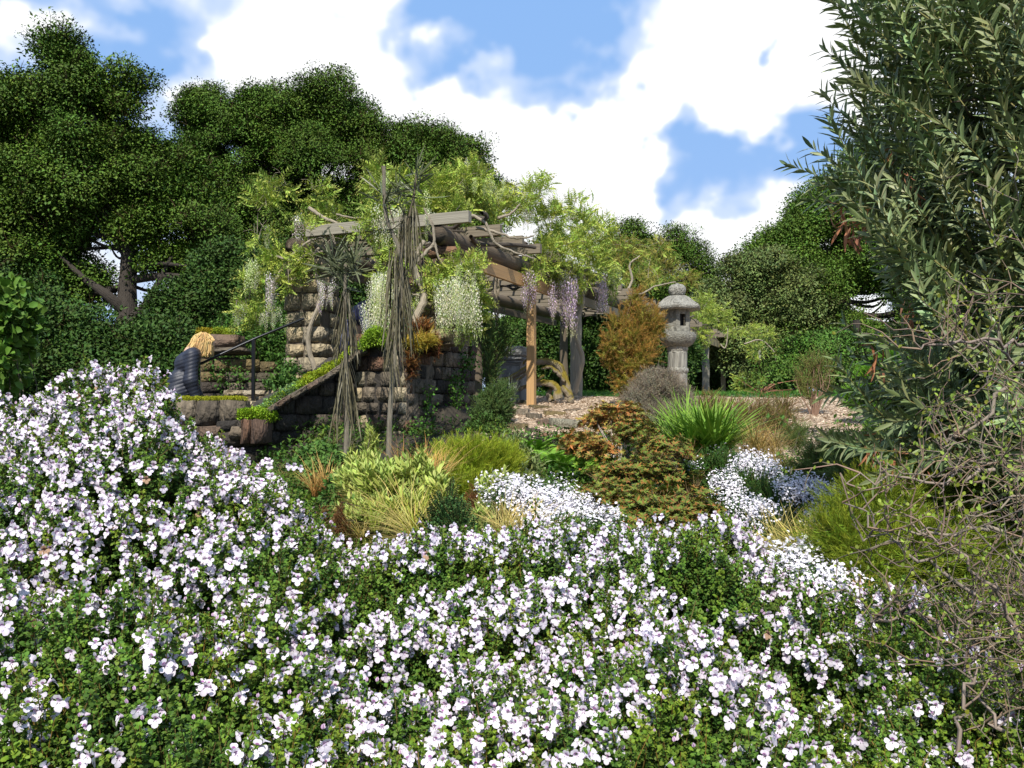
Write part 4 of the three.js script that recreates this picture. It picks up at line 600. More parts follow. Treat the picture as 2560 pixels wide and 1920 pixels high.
lancewood('shorter lancewood with one spiky head and two drooping leaf skirts, by the left stone pillar', null, [onG(864, 7.7), P(868, 1000, 7.7), P(862, 800, 7.7), P(864, 650, 7.7)], [[835, 645, 7.7, 60, .3, 40], [885, 640, 7.7, 60, .3, 50], [862, 680, 7.7, 44, .28, 50]], [[866, 745, 7.7, 40, .62, .24], [862, 910, 7.7, 42, .66, .23]], 61);
lancewood('taller lancewood with ragged tops and a long dark curtain of hanging leaves', null, [onG(972, 7.5), P(974, 1050, 7.5), P(985, 900, 7.5), P(1002, 640, 7.5), P(965, 540, 7.5), P(960, 415, 7.5)], [[958, 475, 7.5, 30, .28, 60], [1040, 430, 7.5, 40, .3, 70], [1000, 470, 7.5, 26, .24, 60], [960, 560, 7.5, 14, .25, 30]], [[1010, 540, 7.5, 36, .62, .24], [1035, 520, 7.5, 26, .66, .18], [985, 640, 7.5, 32, .74, .2], [1010, 690, 7.5, 36, .66, .2], [985, 800, 7.5, 30, .5, .26], [975, 880, 7.5, 12, .42, .2]], 62);
{ const t = thing('lancewood_branch', 'short forked side stem with a spiky tip in front of the pier wisteria', 'branch', P(1005, 640, 7.5)); const g = new GB(), rel = (u, v) => P(u, v, 7.5).sub(t.position); g.tube([rel(1002, 640), rel(1020, 560), rel(1036, 480), rel(1042, 425)], (q) => .016 * (1 - .5 * q), 6, [1, 1, 1]); g.tube([rel(985, 560), rel(962, 480), rel(955, 415)], .008, 5, [1, 1, 1]); mesh('stem', g.build(), std(.1, .08, .05), t); }
// ---------------------------------------------------------------- rockery bank
{
  const r = RNG(81), t = thing('rockery', 'mossy rough stone bank holding back the bark mulch below the fallen trunk', 'rockery', P(1330, 1100, 8.3));
  const RD = [[1005, 12.2], [1022, 11.4], [1040, 10.5], [1062, 9.6], [1080, 9.1], [1096, 8.75], [1120, 8.45], [1150, 8.2], [1200, 7.9], [1230, 7.6]], put = (u, v, ru, rv, d, mats) => { d = table(RD, v); const m = stone(t, r, mats, P(u, v, d).sub(t.position), [pxm(ru * 2, d), pxm(rv * 2, d), pxm(ru * 1.7, d)], r.s(.5), 'rock'); m.rotation.z = r.s(.15); };
  for (const [u, v, ru, rv, d, q] of [[1315, 1010, 22, 9, 9.4, 1], [1350, 1022, 24, 8, 9.2, 1], [1385, 1040, 26, 12, 8.9, 1], [1430, 1030, 20, 7, 9.3, 0], [1302, 1040, 20, 18, 8.9, 0], [1335, 1050, 18, 16, 8.8, 0], [1362, 1062, 20, 14, 8.6, 0], [1295, 1075, 24, 16, 8.6, 1], [1330, 1085, 18, 14, 8.5, 2], [1368, 1095, 22, 12, 8.4, 2], [1348, 1110, 20, 10, 8.3, 2], [1395, 1095, 24, 10, 8.4, 0], [1420, 1105, 22, 10, 8.3, 2], [1375, 1120, 26, 9, 8.2, 2], [1410, 1130, 22, 14, 8.1, 2], [1445, 1125, 20, 12, 8.1, 0], [1450, 1150, 22, 14, 7.9, 2], [1420, 1160, 20, 13, 7.9, 2], [1470, 1180, 18, 12, 7.8, 0], [1440, 1190, 24, 14, 7.7, 2], [1400, 1180, 18, 14, 7.8, 2], [1465, 1215, 22, 14, 7.6, 0], [1430, 1225, 22, 14, 7.5, 2], [1495, 1150, 18, 12, 8, 0], [1270, 1105, 22, 16, 8.4, 2], [1475, 1108, 22, 9, 8.3, 0]]) put(u, v, ru, rv, d, [S_MID, S_MOSS, S_RED][q]);
  const big = thing('boulder', 'largest flat pale boulder lying on top of the rockery bank', 'boulder', P(1412, 1062, 9.4)); const m = stone(big, RNG(82), S_TAN, V(0, 0, 0), [pxm(64, 9.4), pxm(28, 9.4), .34], .3, 'rock'); m.rotation.z = -.1; m.material = std(.27, .25, .18, { map: stoneMap, bumpMap: stoneBump, bumpScale: .04 });
}
{ // loose chips over the mulch
  const r = RNG(83), g = new GB(); g.leaf(V(0, 0, 0), V(0, .12, 1).normalize(), UPV, .036, .012, [1, 1, 1], { st: [[.1, 1], [.9, .9]], curl: .1 }); const geo = g.build(), items = [];
  for (let k = 0; k < 34000; k++) { const d = Math.pow(r(), .75) * 7.5 + 6.6, x = r.r(-.4, .42 * d), z = -d; if (x < 1.6 && d < 8.3) continue; const a = r() * 6.28, c = r.r(.35, 1.15); items.push({ p: V(x, ground(x, z) + .018 + r() * .008, z), q: new THREE.Quaternion().setFromEuler(new THREE.Euler(r.s(.35), a, r.s(.35))), s: r.r(.5, 1.3), c: [.62 * c, .49 * c, .36 * c] }); }
  const t = new THREE.Group(); t.name = 'wood_chips'; scene.add(t); tag(t, null, null, null, 'stuff'); scatter('chip', geo, leafMat(0, .8), t, items);
  const gr = tuft(84, { n: 26, L: .16, wid: .006, c: [.06, .17, .025], spread: .9 }), it = []; for (let k = 0; k < 2600; k++) { const d = r.r(14.2, 22), x = r.r(-1, .5 * d), z = -d; it.push({ p: V(x, ground(x, z) + .01, z), roll: r() * 6, s: r.r(.5, 1.1), c: vary([1, 1, 1], r, .25) }); }
  const t2 = new THREE.Group(); t2.name = 'grass'; scene.add(t2); tag(t2, null, null, null, 'stuff'); scatter('grass_blades', gr, LEAF, t2, it);
}
// ---------------------------------------------------------------- groundcover on the walls
const sedG = [1, 2].map((k) => clump(400 + k, { n: 40, R: .05, flat: .5, len: .022, wid: .012, c: [.2, .3, .035], up: 1.2, va: .3 }));
const sedB = [1, 2].map((k) => clump(405 + k, { n: 40, R: .05, flat: .5, len: .024, wid: .011, c: [.14, .24, .14], up: 1.2, va: .3 }));
function carpet(name, label, items, geos, mat = LEAF) { const t = thing(name, label, 'groundcover'); scatter('foliage', geos, mat, t, items); return t; }
{
  const r = RNG(85), it = []; const DT = [[540, 8.05], [625, 8.1], [690, 8.3], [760, 8.6], [830, 8.88], [890, 9.12]];
  for (let k = 0; k < 1250; k++) { const u = r.r(632, 885), d = table(DT, u) + .02 + .36 * r(), x = XZ(u, table(DT, u))[0], y = table(WTOP, u) + .02 + fbm(x * 8, d * 8, 1, 2) * .05 + (d - table(DT, u)) * .28; it.push({ p: V(x, y, -d), d: rdir(r, 1.2), roll: r() * 6, s: r.r(.7, 1.3), g: u < 735 && r() < .7 ? 2 + r.i(2) : r.i(2), c: vary(u > 750 ? [1.15, 1, .8] : [1, 1, 1], r, .25) }); }
  for (let k = 0; k < 420; k++) { const u = r.r(606, 672), d = 8.1 + r() * .25; it.push({ p: V(XZ(u, 8.1)[0], Y(1042, 8.1) + r() * .05 - Math.max(0, (u - 640)) * .0006, -d + .05), d: rdir(r, 1.1), roll: r() * 6, s: r.r(.7, 1.4), g: r.i(2), c: vary([.95, 1.05, .7], r, .25) }); }
  carpet('stonecrop', 'bright yellow green and blue green stonecrop carpet on the sloping wall top', it, [...sedG, ...sedB]);
  const i2 = []; for (let k = 0; k < 260; k++) { const u = r.r(425, 606); i2.push({ p: V((u - 1280) / F * 8.2, Y(999, 8.15) + r() * .02, -8.16 - r() * .2), d: rdir(r, 1.2), roll: r() * 6, s: r.r(.35, .7), c: [1.2, .9, .4] }); }
  carpet('stonecrop', 'thin line of yellow stonecrop along the two big squared blocks', i2, sedG);
  const i3 = []; for (let k = 0; k < 170; k++) { const u = r.r(498, 565); i3.push({ p: V((u - 1280) / F * 10.15, Y(836, 10.15) + r() * .07 - .02, -10.1 - r() * .3), d: rdir(r, 1), roll: r() * 6, s: r.r(.8, 1.5), c: u < 530 ? [1.3, .75, .5] : [1, .9, .7] }); }
  carpet('stonecrop', 'small yellow and orange succulent clump on the block behind the blonde woman', i3, sedG);
  const i4 = []; for (let k = 0; k < 420; k++) { const u = r.r(905, 975), v = 865 - Math.sqrt(r()) * 42 * Math.sin((u - 905) / 70 * 3.14); i4.push({ p: P(u, v + r.s(4), 9.0 + r.s(.1)), d: rdir(r, .8), roll: r() * 6, s: r.r(.7, 1.2), c: [.9, 1, .9] }); }
  carpet('spurge', 'small leaved light green mound on the upper end of the curved wall', i4, sedG);
}
const iv = [1, 2].map((k) => clump(410 + k, { n: 12, R: .08, flat: .9, len: .03, wid: .026, c: [.05, .12, .025], st: OVAL, va: .3 }));
const redG = [1, 2].map((k) => shoot(415 + k, { L: .16, n: 34, len: .03, wid: .008, c: [.13, .045, .022], tipc: [.2, .09, .03] }));
bush('shrub', 'rust red tufted plant growing on top of the pier base below the cream tassels', 'shrub', [B(1050, 815, 36, 24, 9.1), B(1030, 850, 26, 26, 9.05), B(1085, 860, 22, 36, 9.2), B(1030, 900, 20, 40, 8.95)], P(1045, 880, 9.2), redG, LEAF, 420, 86, { stems: 6, up: .5, va: .3 });
bush('trailing_plant', 'orange green grassy tuft beside the red plant on the pier base', 'plant', [B(1030, 850, 26, 14, 8.95), B(1065, 845, 30, 12, 9)], P(1045, 862, 9.05), [tuft(420, { n: 22, L: .16, wid: .007, c: [.3, .2, .04], tipc: [.3, .28, .05] })], LEAF, 70, 87, { stems: 0 });
bush('ivy', 'ivy patches on the dark face of the pier base', 'ivy', [B(1140, 980, 22, 60, 9.75, .06), B(1070, 1000, 12, 40, 9.25, .05), B(1170, 900, 20, 30, 10.1, .06), B(1050, 1085, 40, 22, 8.85, .06)], P(1140, 1100, 9.7), iv, LEAFDARK, 80, 88, { stems: 5, rad: .005 });
bush('ivy', 'ivy leaves creeping over the mossy stair wall behind the handrail', 'ivy', [B(545, 925, 30, 24, 9.9, .05), B(600, 935, 30, 30, 10, .05), B(560, 960, 20, 14, 9.9, .05), B(690, 950, 40, 24, 10.1, .08), B(720, 930, 26, 30, 10.1, .1)], P(600, 990, 10), iv, LEAF, 50, 89, { stems: 4, rad: .005 });
bush('shrub', 'small broad leaved dark plant at the foot of the left stone pillar', 'plant', [B(725, 935, 24, 30, 9.7), B(705, 965, 30, 16, 9.6), B(740, 965, 26, 14, 9.5)], P(725, 985, 9.7), [clump(425, { n: 14, R: .1, len: .09, wid: .045, c: [.07, .15, .04], st: OVAL, curl: .4 })], LEAF, 46, 90, { stems: 5, s: [.6, .9] });

// ---------------------------------------------------------------- middle planting
const feathG = [1, 2, 3].map((k) => shoot(430 + k, { L: .3, n: 60, len: .05, wid: .0035, ang: .55, c: [.185, .30, .022], va: .25, stem: .0025, sc: [.2, .22, .03], bend: .4, tipc: [.26, .33, .035] }));
bush('feathery_shrub', 'bright yellow green feathery shrub in front of the pier base', 'shrub', [B(1155, 1150, 80, 60, 6), B(1230, 1160, 60, 60, 6.1), B(1110, 1190, 60, 50, 5.8), B(1190, 1215, 70, 40, 5.8), B(1270, 1150, 30, 40, 6.3)], onG(1170, 6), feathG, LEAF, 2100, 91, { up: .9, rnd: .3, rad: .008 });
bush('feathery_shrub', 'yellow green feathery shrub on the right behind the tangled grey twigs', 'shrub', [B(2190, 1260, 110, 90, 3), B(2300, 1230, 120, 100, 3.2), B(2120, 1330, 90, 70, 2.8), B(2260, 1350, 120, 80, 2.8), B(2420, 1250, 120, 110, 3.3), B(2380, 1380, 130, 90, 2.9), B(2180, 1400, 80, 60, 2.7)], onG(2230, 3), [1, 2, 3].map((k) => shoot(433 + k, { L: .2, n: 64, len: .032, wid: .0022, ang: .55, c: [.135, .23, .02], va: .25, stem: .0015, sc: [.18, .2, .03], bend: .5, tipc: [.2, .27, .03] })), LEAF, 3800, 92, { up: .8, rnd: .35, rad: .005 });
bush('feathery_shrub', 'thin grey green feathery seedlings on the mulch slope at the right', 'shrub', [B(2040, 1150, 50, 40, 5.2), B(2100, 1120, 60, 40, 5.4), B(1990, 1080, 24, 24, 6.5), B(2130, 1190, 60, 40, 4.8), B(2190, 1130, 60, 60, 4.6)], onG(2060, 5.2), [1, 2].map((k) => shoot(436 + k, { L: .22, n: 44, len: .05, wid: .003, ang: .6, c: [.1, .16, .05], stem: .002, bend: .4 })), LEAF, 620, 93, { up: .7, rad: .004 });
// variegated spears
const varG = [1, 2, 3].map((k) => shoot(440 + k, { L: .3, n: 26, len: .085, wid: .024, ang: .8, c: [.40, .43, .2], c2: [.2, .3, .06], va: .2, stem: .003, sc: [.2, .22, .08], st: LANCE, taper: .5 }));
bush('variegated_shrub', 'cream edged variegated shrub of upright leafy spears in front of the right lancewood', 'shrub', [B(960, 1200, 90, 50, 4.6), B(1050, 1190, 60, 50, 4.6), B(930, 1290, 70, 50, 4.2), B(1020, 1280, 60, 50, 4.2), B(1100, 1240, 30, 50, 4.3), B(880, 1200, 40, 40, 4.8)], onG(980, 4.5), varG, LEAF, 760, 94, { up: 1.2, rnd: .25, rad: .006, s: [.6, 1.05] });
bush('variegated_shrub', 'taller single spear of cream variegated leaves between the two lancewood trunks', 'shrub', [B(925, 1110, 16, 40, 5.4), B(910, 1150, 44, 22, 5.3), B(935, 1165, 40, 22, 5.3), B(925, 1080, 8, 30, 5.4)], onG(920, 5.3), varG, LEAF, 60, 95, { up: 1.3, rnd: .2, s: [.55, .95] });
bush('variegated_shrub', 'pale variegated shoots beside the small white flowered bush in the middle', 'shrub', [B(1225, 1240, 30, 50, 4.2), B(1190, 1290, 30, 30, 4), B(1250, 1215, 20, 40, 4.2)], onG(1220, 4.1), varG, LEAF, 70, 96, { up: 1.3, rnd: .2, s: [.5, .85] });
const grassA = [1, 2, 3].map((k) => tuft(450 + k, { n: 46, L: .5, wid: .006, c: [.26, .24, .08], tipc: [.45, .36, .18], spread: .85, arch: .7 }));
const grassO = [1, 2, 3].map((k) => tuft(455 + k, { n: 46, L: .45, wid: .0045, c: [.28, .16, .06], tipc: [.5, .32, .15], spread: .7, arch: .55 }));
const tufts = (name, label, list, geos, seed, mat = LEAF) => { const r = RNG(seed), t = thing(name, label, 'grass'); scatter('grass_blades', geos, mat, t, list.map(([u, v, d, s, tilt = 0]) => ({ p: P(u, v, d), d: V(tilt + r.s(.15), 1, .15).normalize(), roll: r() * 6, s, c: vary([1, 1, 1], r, .15) }))); return t; };
const many = (u0, u1, v0, v1, d, n, s, seed) => { const r = RNG(seed), l = []; for (let k = 0; k < n; k++) l.push([r.r(u0, u1), r.r(v0, v1), d + r.s(.15), s * r.r(.7, 1.2)]); return l; };
tufts('grass_clump', 'green and straw coloured grass mixed through the variegated shrub', [...many(870, 1100, 1310, 1400, 4.1, 7, .6, 1), ...many(940, 1100, 1200, 1260, 4.8, 7, .55, 2), ...many(1010, 1130, 1340, 1400, 3.6, 8, .6, 12)], [...grassA, tuft(459, { n: 50, L: .45, wid: .005, c: [.2, .27, .04], tipc: [.3, .33, .06], spread: .6, arch: .4 })], 97);
tufts('grass_clump', 'tan arching grass tuft against the dark curved wall', [...many(770, 830, 1225, 1250, 5.6, 5, .75, 3)], grassO, 98);
tufts('grass_clump', 'tan grass plume in front of the right lancewood trunk', [...many(1030, 1110, 1185, 1215, 5.2, 7, .65, 4), [1000, 1190, 5.2, .7, .3]], grassO, 99);
tufts('grass_clump', 'blond grass tuft in front of the small white flowers in the centre', [...many(1235, 1345, 1345, 1375, 3.3, 9, .5, 5)], grassA, 100);
tufts('grass_clump', 'wide blond arching grass tussock among the white flowers on the right', [...many(1950, 2050, 1375, 1400, 3.1, 8, .4, 6).map((q) => [...q, -.5]), [1930, 1385, 3.1, .42, -.9], [1960, 1375, 3.1, .42, -.8], [2040, 1370, 3.1, .4, .4]], grassA, 101);
tufts('grass_clump', 'small orange brown grass tuft near the yellow green feathery shrub', [...many(2150, 2185, 1500, 1515, 2.3, 4, .22, 7)], grassO, 102);
tufts('grass_clump', 'blue grey spiky grass beside the mossy trunk', [...many(1258, 1292, 995, 1005, 10.8, 5, .6, 8)], [tuft(461, { n: 36, L: .5, wid: .012, c: [.2, .26, .24], spread: .6, arch: .15 })], 103);
tufts('flax_clump', 'fresh green strap leaved clump in front of the brown domed bush', [...many(1690, 1830, 1120, 1150, 6.6, 17, 1.05, 9), ...many(1660, 1800, 1090, 1120, 7.2, 8, 1.0, 10)], [1, 2, 3].map((k) => tuft(465 + k, { n: 34, L: .5, wid: .02, c: [.08, .175, .025], tipc: [.15, .25, .04], spread: .85, arch: .35 })), 104);
tufts('grass_clump', 'dry brown grass on the mulch beside the green strap leaves', [...many(1840, 1960, 1110, 1170, 6.4, 18, .55, 11), ...many(1900, 2000, 1160, 1200, 6, 10, .45, 13)], [1, 2].map((k) => tuft(471 + k, { n: 40, L: .5, wid: .006, c: [.2, .17, .06], tipc: [.33, .22, .12], spread: .9, arch: .5 })), 105);
{ // low mixed growth knitting the beds together
  const r = RNG(470), t = new THREE.Group(); t.name = 'ground_cover'; scene.add(t); tag(t, null, null, null, 'stuff'); const it = [], gr = [];
  for (let k = 0; k < 5200; k++) { const d = r.r(3, 9), x = r.r(-.5, .6) * d, z = -d, m = nz(x * 1.5, d * 1.5, 5); if (x > .9 && d > 6.3 && r() < .9) continue; if ((x > -.1 && d > 8.4) || (x < -.2 && d > 7.3 && r() < .7)) continue; const y = ground(x, z); if (r() < .62) it.push({ p: V(x, y + .03 + r() * .06, z), d: rdir(r, 1.4), roll: r() * 6, s: r.r(.35, .75), c: vary(m > .1 ? [1.4, 1.2, 1] : [.9, 1, 1], r, .3) }); else gr.push({ p: V(x, y, z), d: rdir(r, 2.5), roll: r() * 6, s: r.r(.3, .65), c: vary(m > 0 ? [.7, 1, .7] : [1, 1, 1], r, .3) }); }
  scatter('low_leaves', medG, LEAF, t, it); scatter('low_blades', [grassA[0], tuft(475, { n: 30, L: .5, wid: .006, c: [.12, .2, .03], spread: .8 })], LEAF, t, gr);
}
// shrubs
const spire = [1, 2, 3].map((k) => shoot(480 + k, { L: .2, n: 24, whorl: 4, len: .011, wid: .008, st: 1, ang: 1.1, c: [.035, .085, .03], va: .3, stem: .0025 }));
bush('mint_bush_seedling', 'dark green upright spires rising in the centre in front of the variegated shrub', 'shrub', [B(1120, 1280, 34, 60, 2.7), B(1150, 1310, 30, 50, 2.6), B(1085, 1310, 24, 40, 2.7), B(1190, 1340, 30, 30, 2.5)], onG(1125, 2.7), spire, LEAFDARK, 330, 106, { up: 1.4, rnd: .15, s: [.6, 1] });
bush('shrub', 'mid green leafy shrub in front of the curved wall, left of the tall spear', 'shrub', [B(800, 1150, 50, 40, 6.4), B(840, 1190, 60, 40, 6), B(870, 1250, 50, 60, 5), B(880, 1330, 30, 60, 4.4)], onG(840, 6), [1, 2].map((k) => clump(485 + k, { n: 22, R: .09, len: .035, wid: .02, c: [.06, .13, .03], st: OVAL, twigs: 2 })), LEAF, 620, 107, { rad: .006 });
bush('red_brown_plant', 'small rusty brown feathery plant beside the yellow green shrub', 'plant', [B(1185, 1245, 22, 34, 4.8), B(1200, 1270, 20, 30, 4.7), B(850, 1300, 8, 70, 4), B(800, 1300, 20, 40, 4.4)], onG(1190, 4.8), [1].map((k) => shoot(490 + k, { L: .12, n: 44, len: .02, wid: .003, c: [.16, .065, .035] })), LEAF, 260, 108, { up: .9 });
bush('shrub', 'rounded grey green fine leaved shrub at the right foot of the pier base', 'shrub', [B(1232, 1010, 52, 50, 9.4), B(1200, 1050, 30, 50, 9.2), B(1250, 980, 40, 36, 9.6), B(1265, 1020, 26, 30, 9.6)], onG(1225, 9.4), [1, 2].map((k) => shoot(495 + k, { L: .2, n: 40, len: .028, wid: .01, c: [.075, .135, .05], bend: .3 })), LEAF, 900, 109, { up: .6 });
bush('shrub', 'black green shade shrub in the gap between the rocks and the pier base', 'shrub', [B(1225, 1090, 40, 40, 8.9), B(1190, 1100, 24, 36, 9)], onG(1215, 8.9), darkG, LEAFDARK, 130, 110, { s: [.3, .5] });
bush('spear_shrub', 'grey green shrub with narrow pale leaved shoots left of the ferns', 'shrub', [B(1290, 1110, 30, 40, 6.6), B(1330, 1160, 30, 40, 6.4), B(1260, 1120, 20, 30, 6.5), B(1300, 1190, 40, 40, 6.2)], onG(1300, 6.5), [1, 2].map((k) => shoot(498 + k, { L: .3, n: 22, len: .07, wid: .018, c: [.2, .25, .13], st: LANCE })), LEAF, 110, 111, { up: 1, rnd: .3 });
{ // ferns: every frond a leaf of its own
  const fr = [1, 2, 3].map((k) => { const g = new GB(), r = RNG(500 + k), at = (t) => V(0, t * (1 - .25 * t), t * t * .55); g.tube([at(0), at(.3), at(.6), at(1)], [.006, .005, .003, .001], 4, [.12, .14, .04]); for (let i = 0; i < 18; i++) { const t = .12 + .86 * i / 18, w = .27 * Math.sin(Math.PI * (.12 + .85 * Math.pow(t, .8))), p = at(t), f = at(Math.min(1, t + .02)).sub(at(t - .02)).normalize(); for (const s of [-1, 1]) g.leaf(p, V(s, .1, .15).addScaledVector(f, .45).normalize(), V(0, .6, -1), w, .05, vary([.13, .27, .035], r, .25), { curl: .15 }); } return g.build(); });
  const t = thing('fern', 'bright green ferns spreading over the rocks below the mulch', 'fern', P(1375, 1190, 7.4)), r = RNG(503);
  for (const [u, v, d] of [[1350, 1180, 7.5], [1400, 1170, 7.3], [1380, 1215, 7.1], [1440, 1200, 7.2], [1330, 1140, 7.8]]) for (let k = 0; k < 8; k++) { const m = mesh('frond', fr[r.i(3)], LEAF, t), a = k / 8 * 6.283 + r.s(.3); m.position.copy(P(u, v, d).sub(t.position)); m.rotation.set(r.r(.35, .8), a, 0, 'YXZ'); m.scale.setScalar(.4 * r.r(.7, 1.1)); }
}
const azG = (c, t, seed) => [1, 2, 3].map((k) => { const g = new GB(), r = RNG(seed + k); for (let j = 0; j < 5; j++) { const o = V(r.s(.06), r.s(.03), r.s(.06)), n = 7 + r.i(3), up = r.r(.5, 1); g.tube([V(0, -.09, 0), o], .002, 4, [.2, .15, .1]); for (let i = 0; i < n; i++) { const a = i / n * 6.283 + r.s(.2); g.leaf(o, V(Math.cos(a), up * r.r(.4, 1.2), Math.sin(a)).normalize(), UPV, .036 * r.r(.7, 1.2), .014, vary(r() < .34 ? t : c, r, .3), { st: [[.5, 1]], curl: .2 }); } } return g.build(); });
bush('azalea', 'broad rust and olive leaved azalea in layered tiers in the middle of the slope', 'shrub', [B(1600, 1190, 110, 36, 4.8), B(1480, 1260, 80, 36, 4.4), B(1690, 1240, 80, 36, 4.5), B(1560, 1280, 110, 40, 4.2), B(1720, 1290, 60, 36, 4.2), B(1620, 1330, 80, 44, 3.9), B(1660, 1130, 80, 34, 5.2), B(1510, 1190, 70, 24, 5), B(1640, 1250, 100, 30, 4.5), B(1420, 1270, 36, 34, 4.4), B(1600, 1090, 60, 24, 5.6)], onG(1600, 4.7), azG([.12, .165, .035], [.21, .11, .04], 510), LEAF, 1500, 112, { gate: -.05, gf: 4.5, s: [.55, .95], lump: .5, up: .8, rad: .009, stems: 18, sc: [.16, .12, .09], low: -.25, inner: .5 });
bush('azalea', 'sparse young azalea with bare grey branches and coppery tips on the mulch', 'shrub', [B(1540, 1030, 60, 18, 7.4), B(1500, 1050, 40, 16, 7.2), B(1590, 1040, 30, 14, 7.4), B(1450, 1105, 50, 20, 6.6), B(1500, 1120, 40, 20, 6.4), B(1570, 1075, 30, 20, 7)], onG(1535, 7), azG([.22, .2, .06], [.33, .15, .06], 514), LEAF, 230, 113, { up: .8, rad: .008, stems: 22, sc: [.36, .31, .26] });
bush('shrub', 'small bright green azalea shoots low on the slope beside the ferns', 'shrub', [B(1475, 1145, 30, 20, 6.6), B(1500, 1165, 26, 16, 6.4)], onG(1485, 6.5), azG([.13, .25, .035], [.18, .28, .04], 518), LEAF, 60, 114, {});
const wire = [1, 2, 3].map((k) => { const g = new GB(), r = RNG(520 + k); for (let j = 0; j < 16; j++) { const a = rdir(r, .9).multiplyScalar(.2 * r.r(.6, 1.1)), m = a.clone().multiplyScalar(.5).add(rdir(r).multiplyScalar(.02)); g.tube([V(0, 0, 0), m, a], [.0018, .0013, .0007], 3, vary([.23, .185, .14], r, .2)); for (let i = 0; i < 7; i++) { const p = a.clone().multiplyScalar(.25 + .75 * i / 7); g.leaf(p, rdir(r), UPV, .014, .007, vary([.20, .185, .115], r, .3)); } } return g.build(); });
bush('wire_bush', 'grey brown dome of fine wiry twigs in front of the stone lantern', 'shrub', [B(1645, 985, 85, 62, 9.2, .36), B(1600, 1010, 50, 50, 9.0), B(1700, 1020, 45, 50, 9.1), B(1660, 1040, 80, 40, 8.9), B(1640, 945, 50, 30, 9.3)], onG(1645, 9.2), wire, leafMat(.1, .8), 1250, 115, { up: .4, rad: .01, sc: [.14, .11, .08] });
bush('cypress_shrub', 'loose orange and gold tinted feathery conifer left of the stone lantern', 'shrub', [B(1525, 850, 36, 40, 11.4), B(1550, 800, 40, 40, 11.7), B(1640, 800, 30, 50, 12), B(1575, 850, 55, 60, 11.6), B(1605, 800, 45, 55, 11.8), B(1545, 890, 45, 40, 11.5), B(1600, 890, 45, 50, 11.5), B(1590, 750, 30, 40, 11.9), B(1625, 850, 30, 60, 11.8), B(1560, 950, 40, 40, 11.5)], onG(1580, 11.6), [1, 2, 3].map((k) => shoot(525 + k, { L: .34, n: 54, len: .055, wid: .007, ang: .7, c: [.20, .19, .035], tipc: [.31, .19, .055], va: .35, bend: .35, stem: .003, sc: [.2, .11, .06] })), LEAF, 760, 116, { up: .45, rnd: .5, rad: .016, sc: [.16, .09, .05] });
bush('heath', 'low olive and pink brown heath spreading from the dome bush to the right', 'shrub', [B(1820, 1030, 70, 36, 8.6), B(1890, 1020, 60, 36, 9), B(1940, 1050, 50, 30, 8.6), B(1770, 1010, 50, 36, 9.4), B(1850, 1070, 70, 30, 8), B(1960, 1010, 30, 30, 9.6)], onG(1860, 8.7), [1, 2, 3].map((k) => shoot(530 + k, { L: .3, n: 44, len: .03, wid: .005, ang: .6, c: k < 2 ? [.2, .15, .09] : [.15, .16, .04], va: .3, stem: .003, sc: [.18, .11, .08], bend: .3 })), LEAF, 1000, 117, { up: .9, rnd: .4, va: .3 });
bush('vase_shrub', 'upright vase shaped shrub with many thin stems standing alone on the mulch', 'shrub', [B(2015, 930, 40, 40, 10.5), B(2055, 920, 36, 45, 10.5), B(2035, 890, 40, 30, 10.5), B(2020, 970, 26, 30, 10.5), B(2060, 965, 24, 30, 10.5)], onG(2036, 10.4), [1, 2].map((k) => shoot(535 + k, { L: .2, n: 24, len: .022, wid: .01, c: [.14, .19, .06], bend: .3, stem: .002, sc: [.2, .12, .08] })), LEAF, 330, 118, { up: 1, rad: .009, stems: 30, sc: [.2, .12, .08], s: [.7, 1.2] });
const fir = [1, 2].map((k) => { const g = new GB(), r = RNG(540 + k); for (let j = 0; j < 9; j++) { const a = (j / 9 - .5) * 2.2, d = V(Math.sin(a), Math.cos(a) * .9, r.s(.15)).normalize(), l = .2 * (1 - Math.abs(a) * .25); g.tube([V(0, 0, 0), d.clone().multiplyScalar(l)], .002, 3, [.1, .12, .04]); for (let i = 0; i < 18; i++) for (const s of [-1, 1]) { const p = d.clone().multiplyScalar(l * (i + 1) / 18); g.leaf(p, V(d.y * s, -d.x * s, 0).addScaledVector(d, .6).normalize(), V(0, 0, 1), .03, .006, vary(i > 11 ? [.12, .28, .03] : [.06, .17, .02], r, .25)); } } return g.build(); });
bush('conifer_shrub', 'low bright green conifer with tiered sprays under the acacia', 'shrub', [B(2150, 990, 50, 40, 9.4), B(2190, 950, 50, 50, 9.2), B(2230, 1010, 60, 60, 9), B(2240, 920, 60, 60, 9.3), B(2210, 1060, 50, 40, 8.8), B(2300, 980, 80, 90, 9)], onG(2190, 9.2), fir, LEAF, 900, 119, { up: .1, rnd: .3, out: 1.1 });
bush('bramble', 'long arching reddish canes by the far pergola posts', 'shrub', [B(1880, 960, 90, 30, 16), B(1980, 960, 70, 40, 17)], onG(1900, 16.5), [clump(545, { n: 8, R: .12, len: .07, wid: .04, c: [.1, .18, .04] })], LEAF, 46, 120, { stems: 16, rad: .014, sc: [.26, .11, .06] });
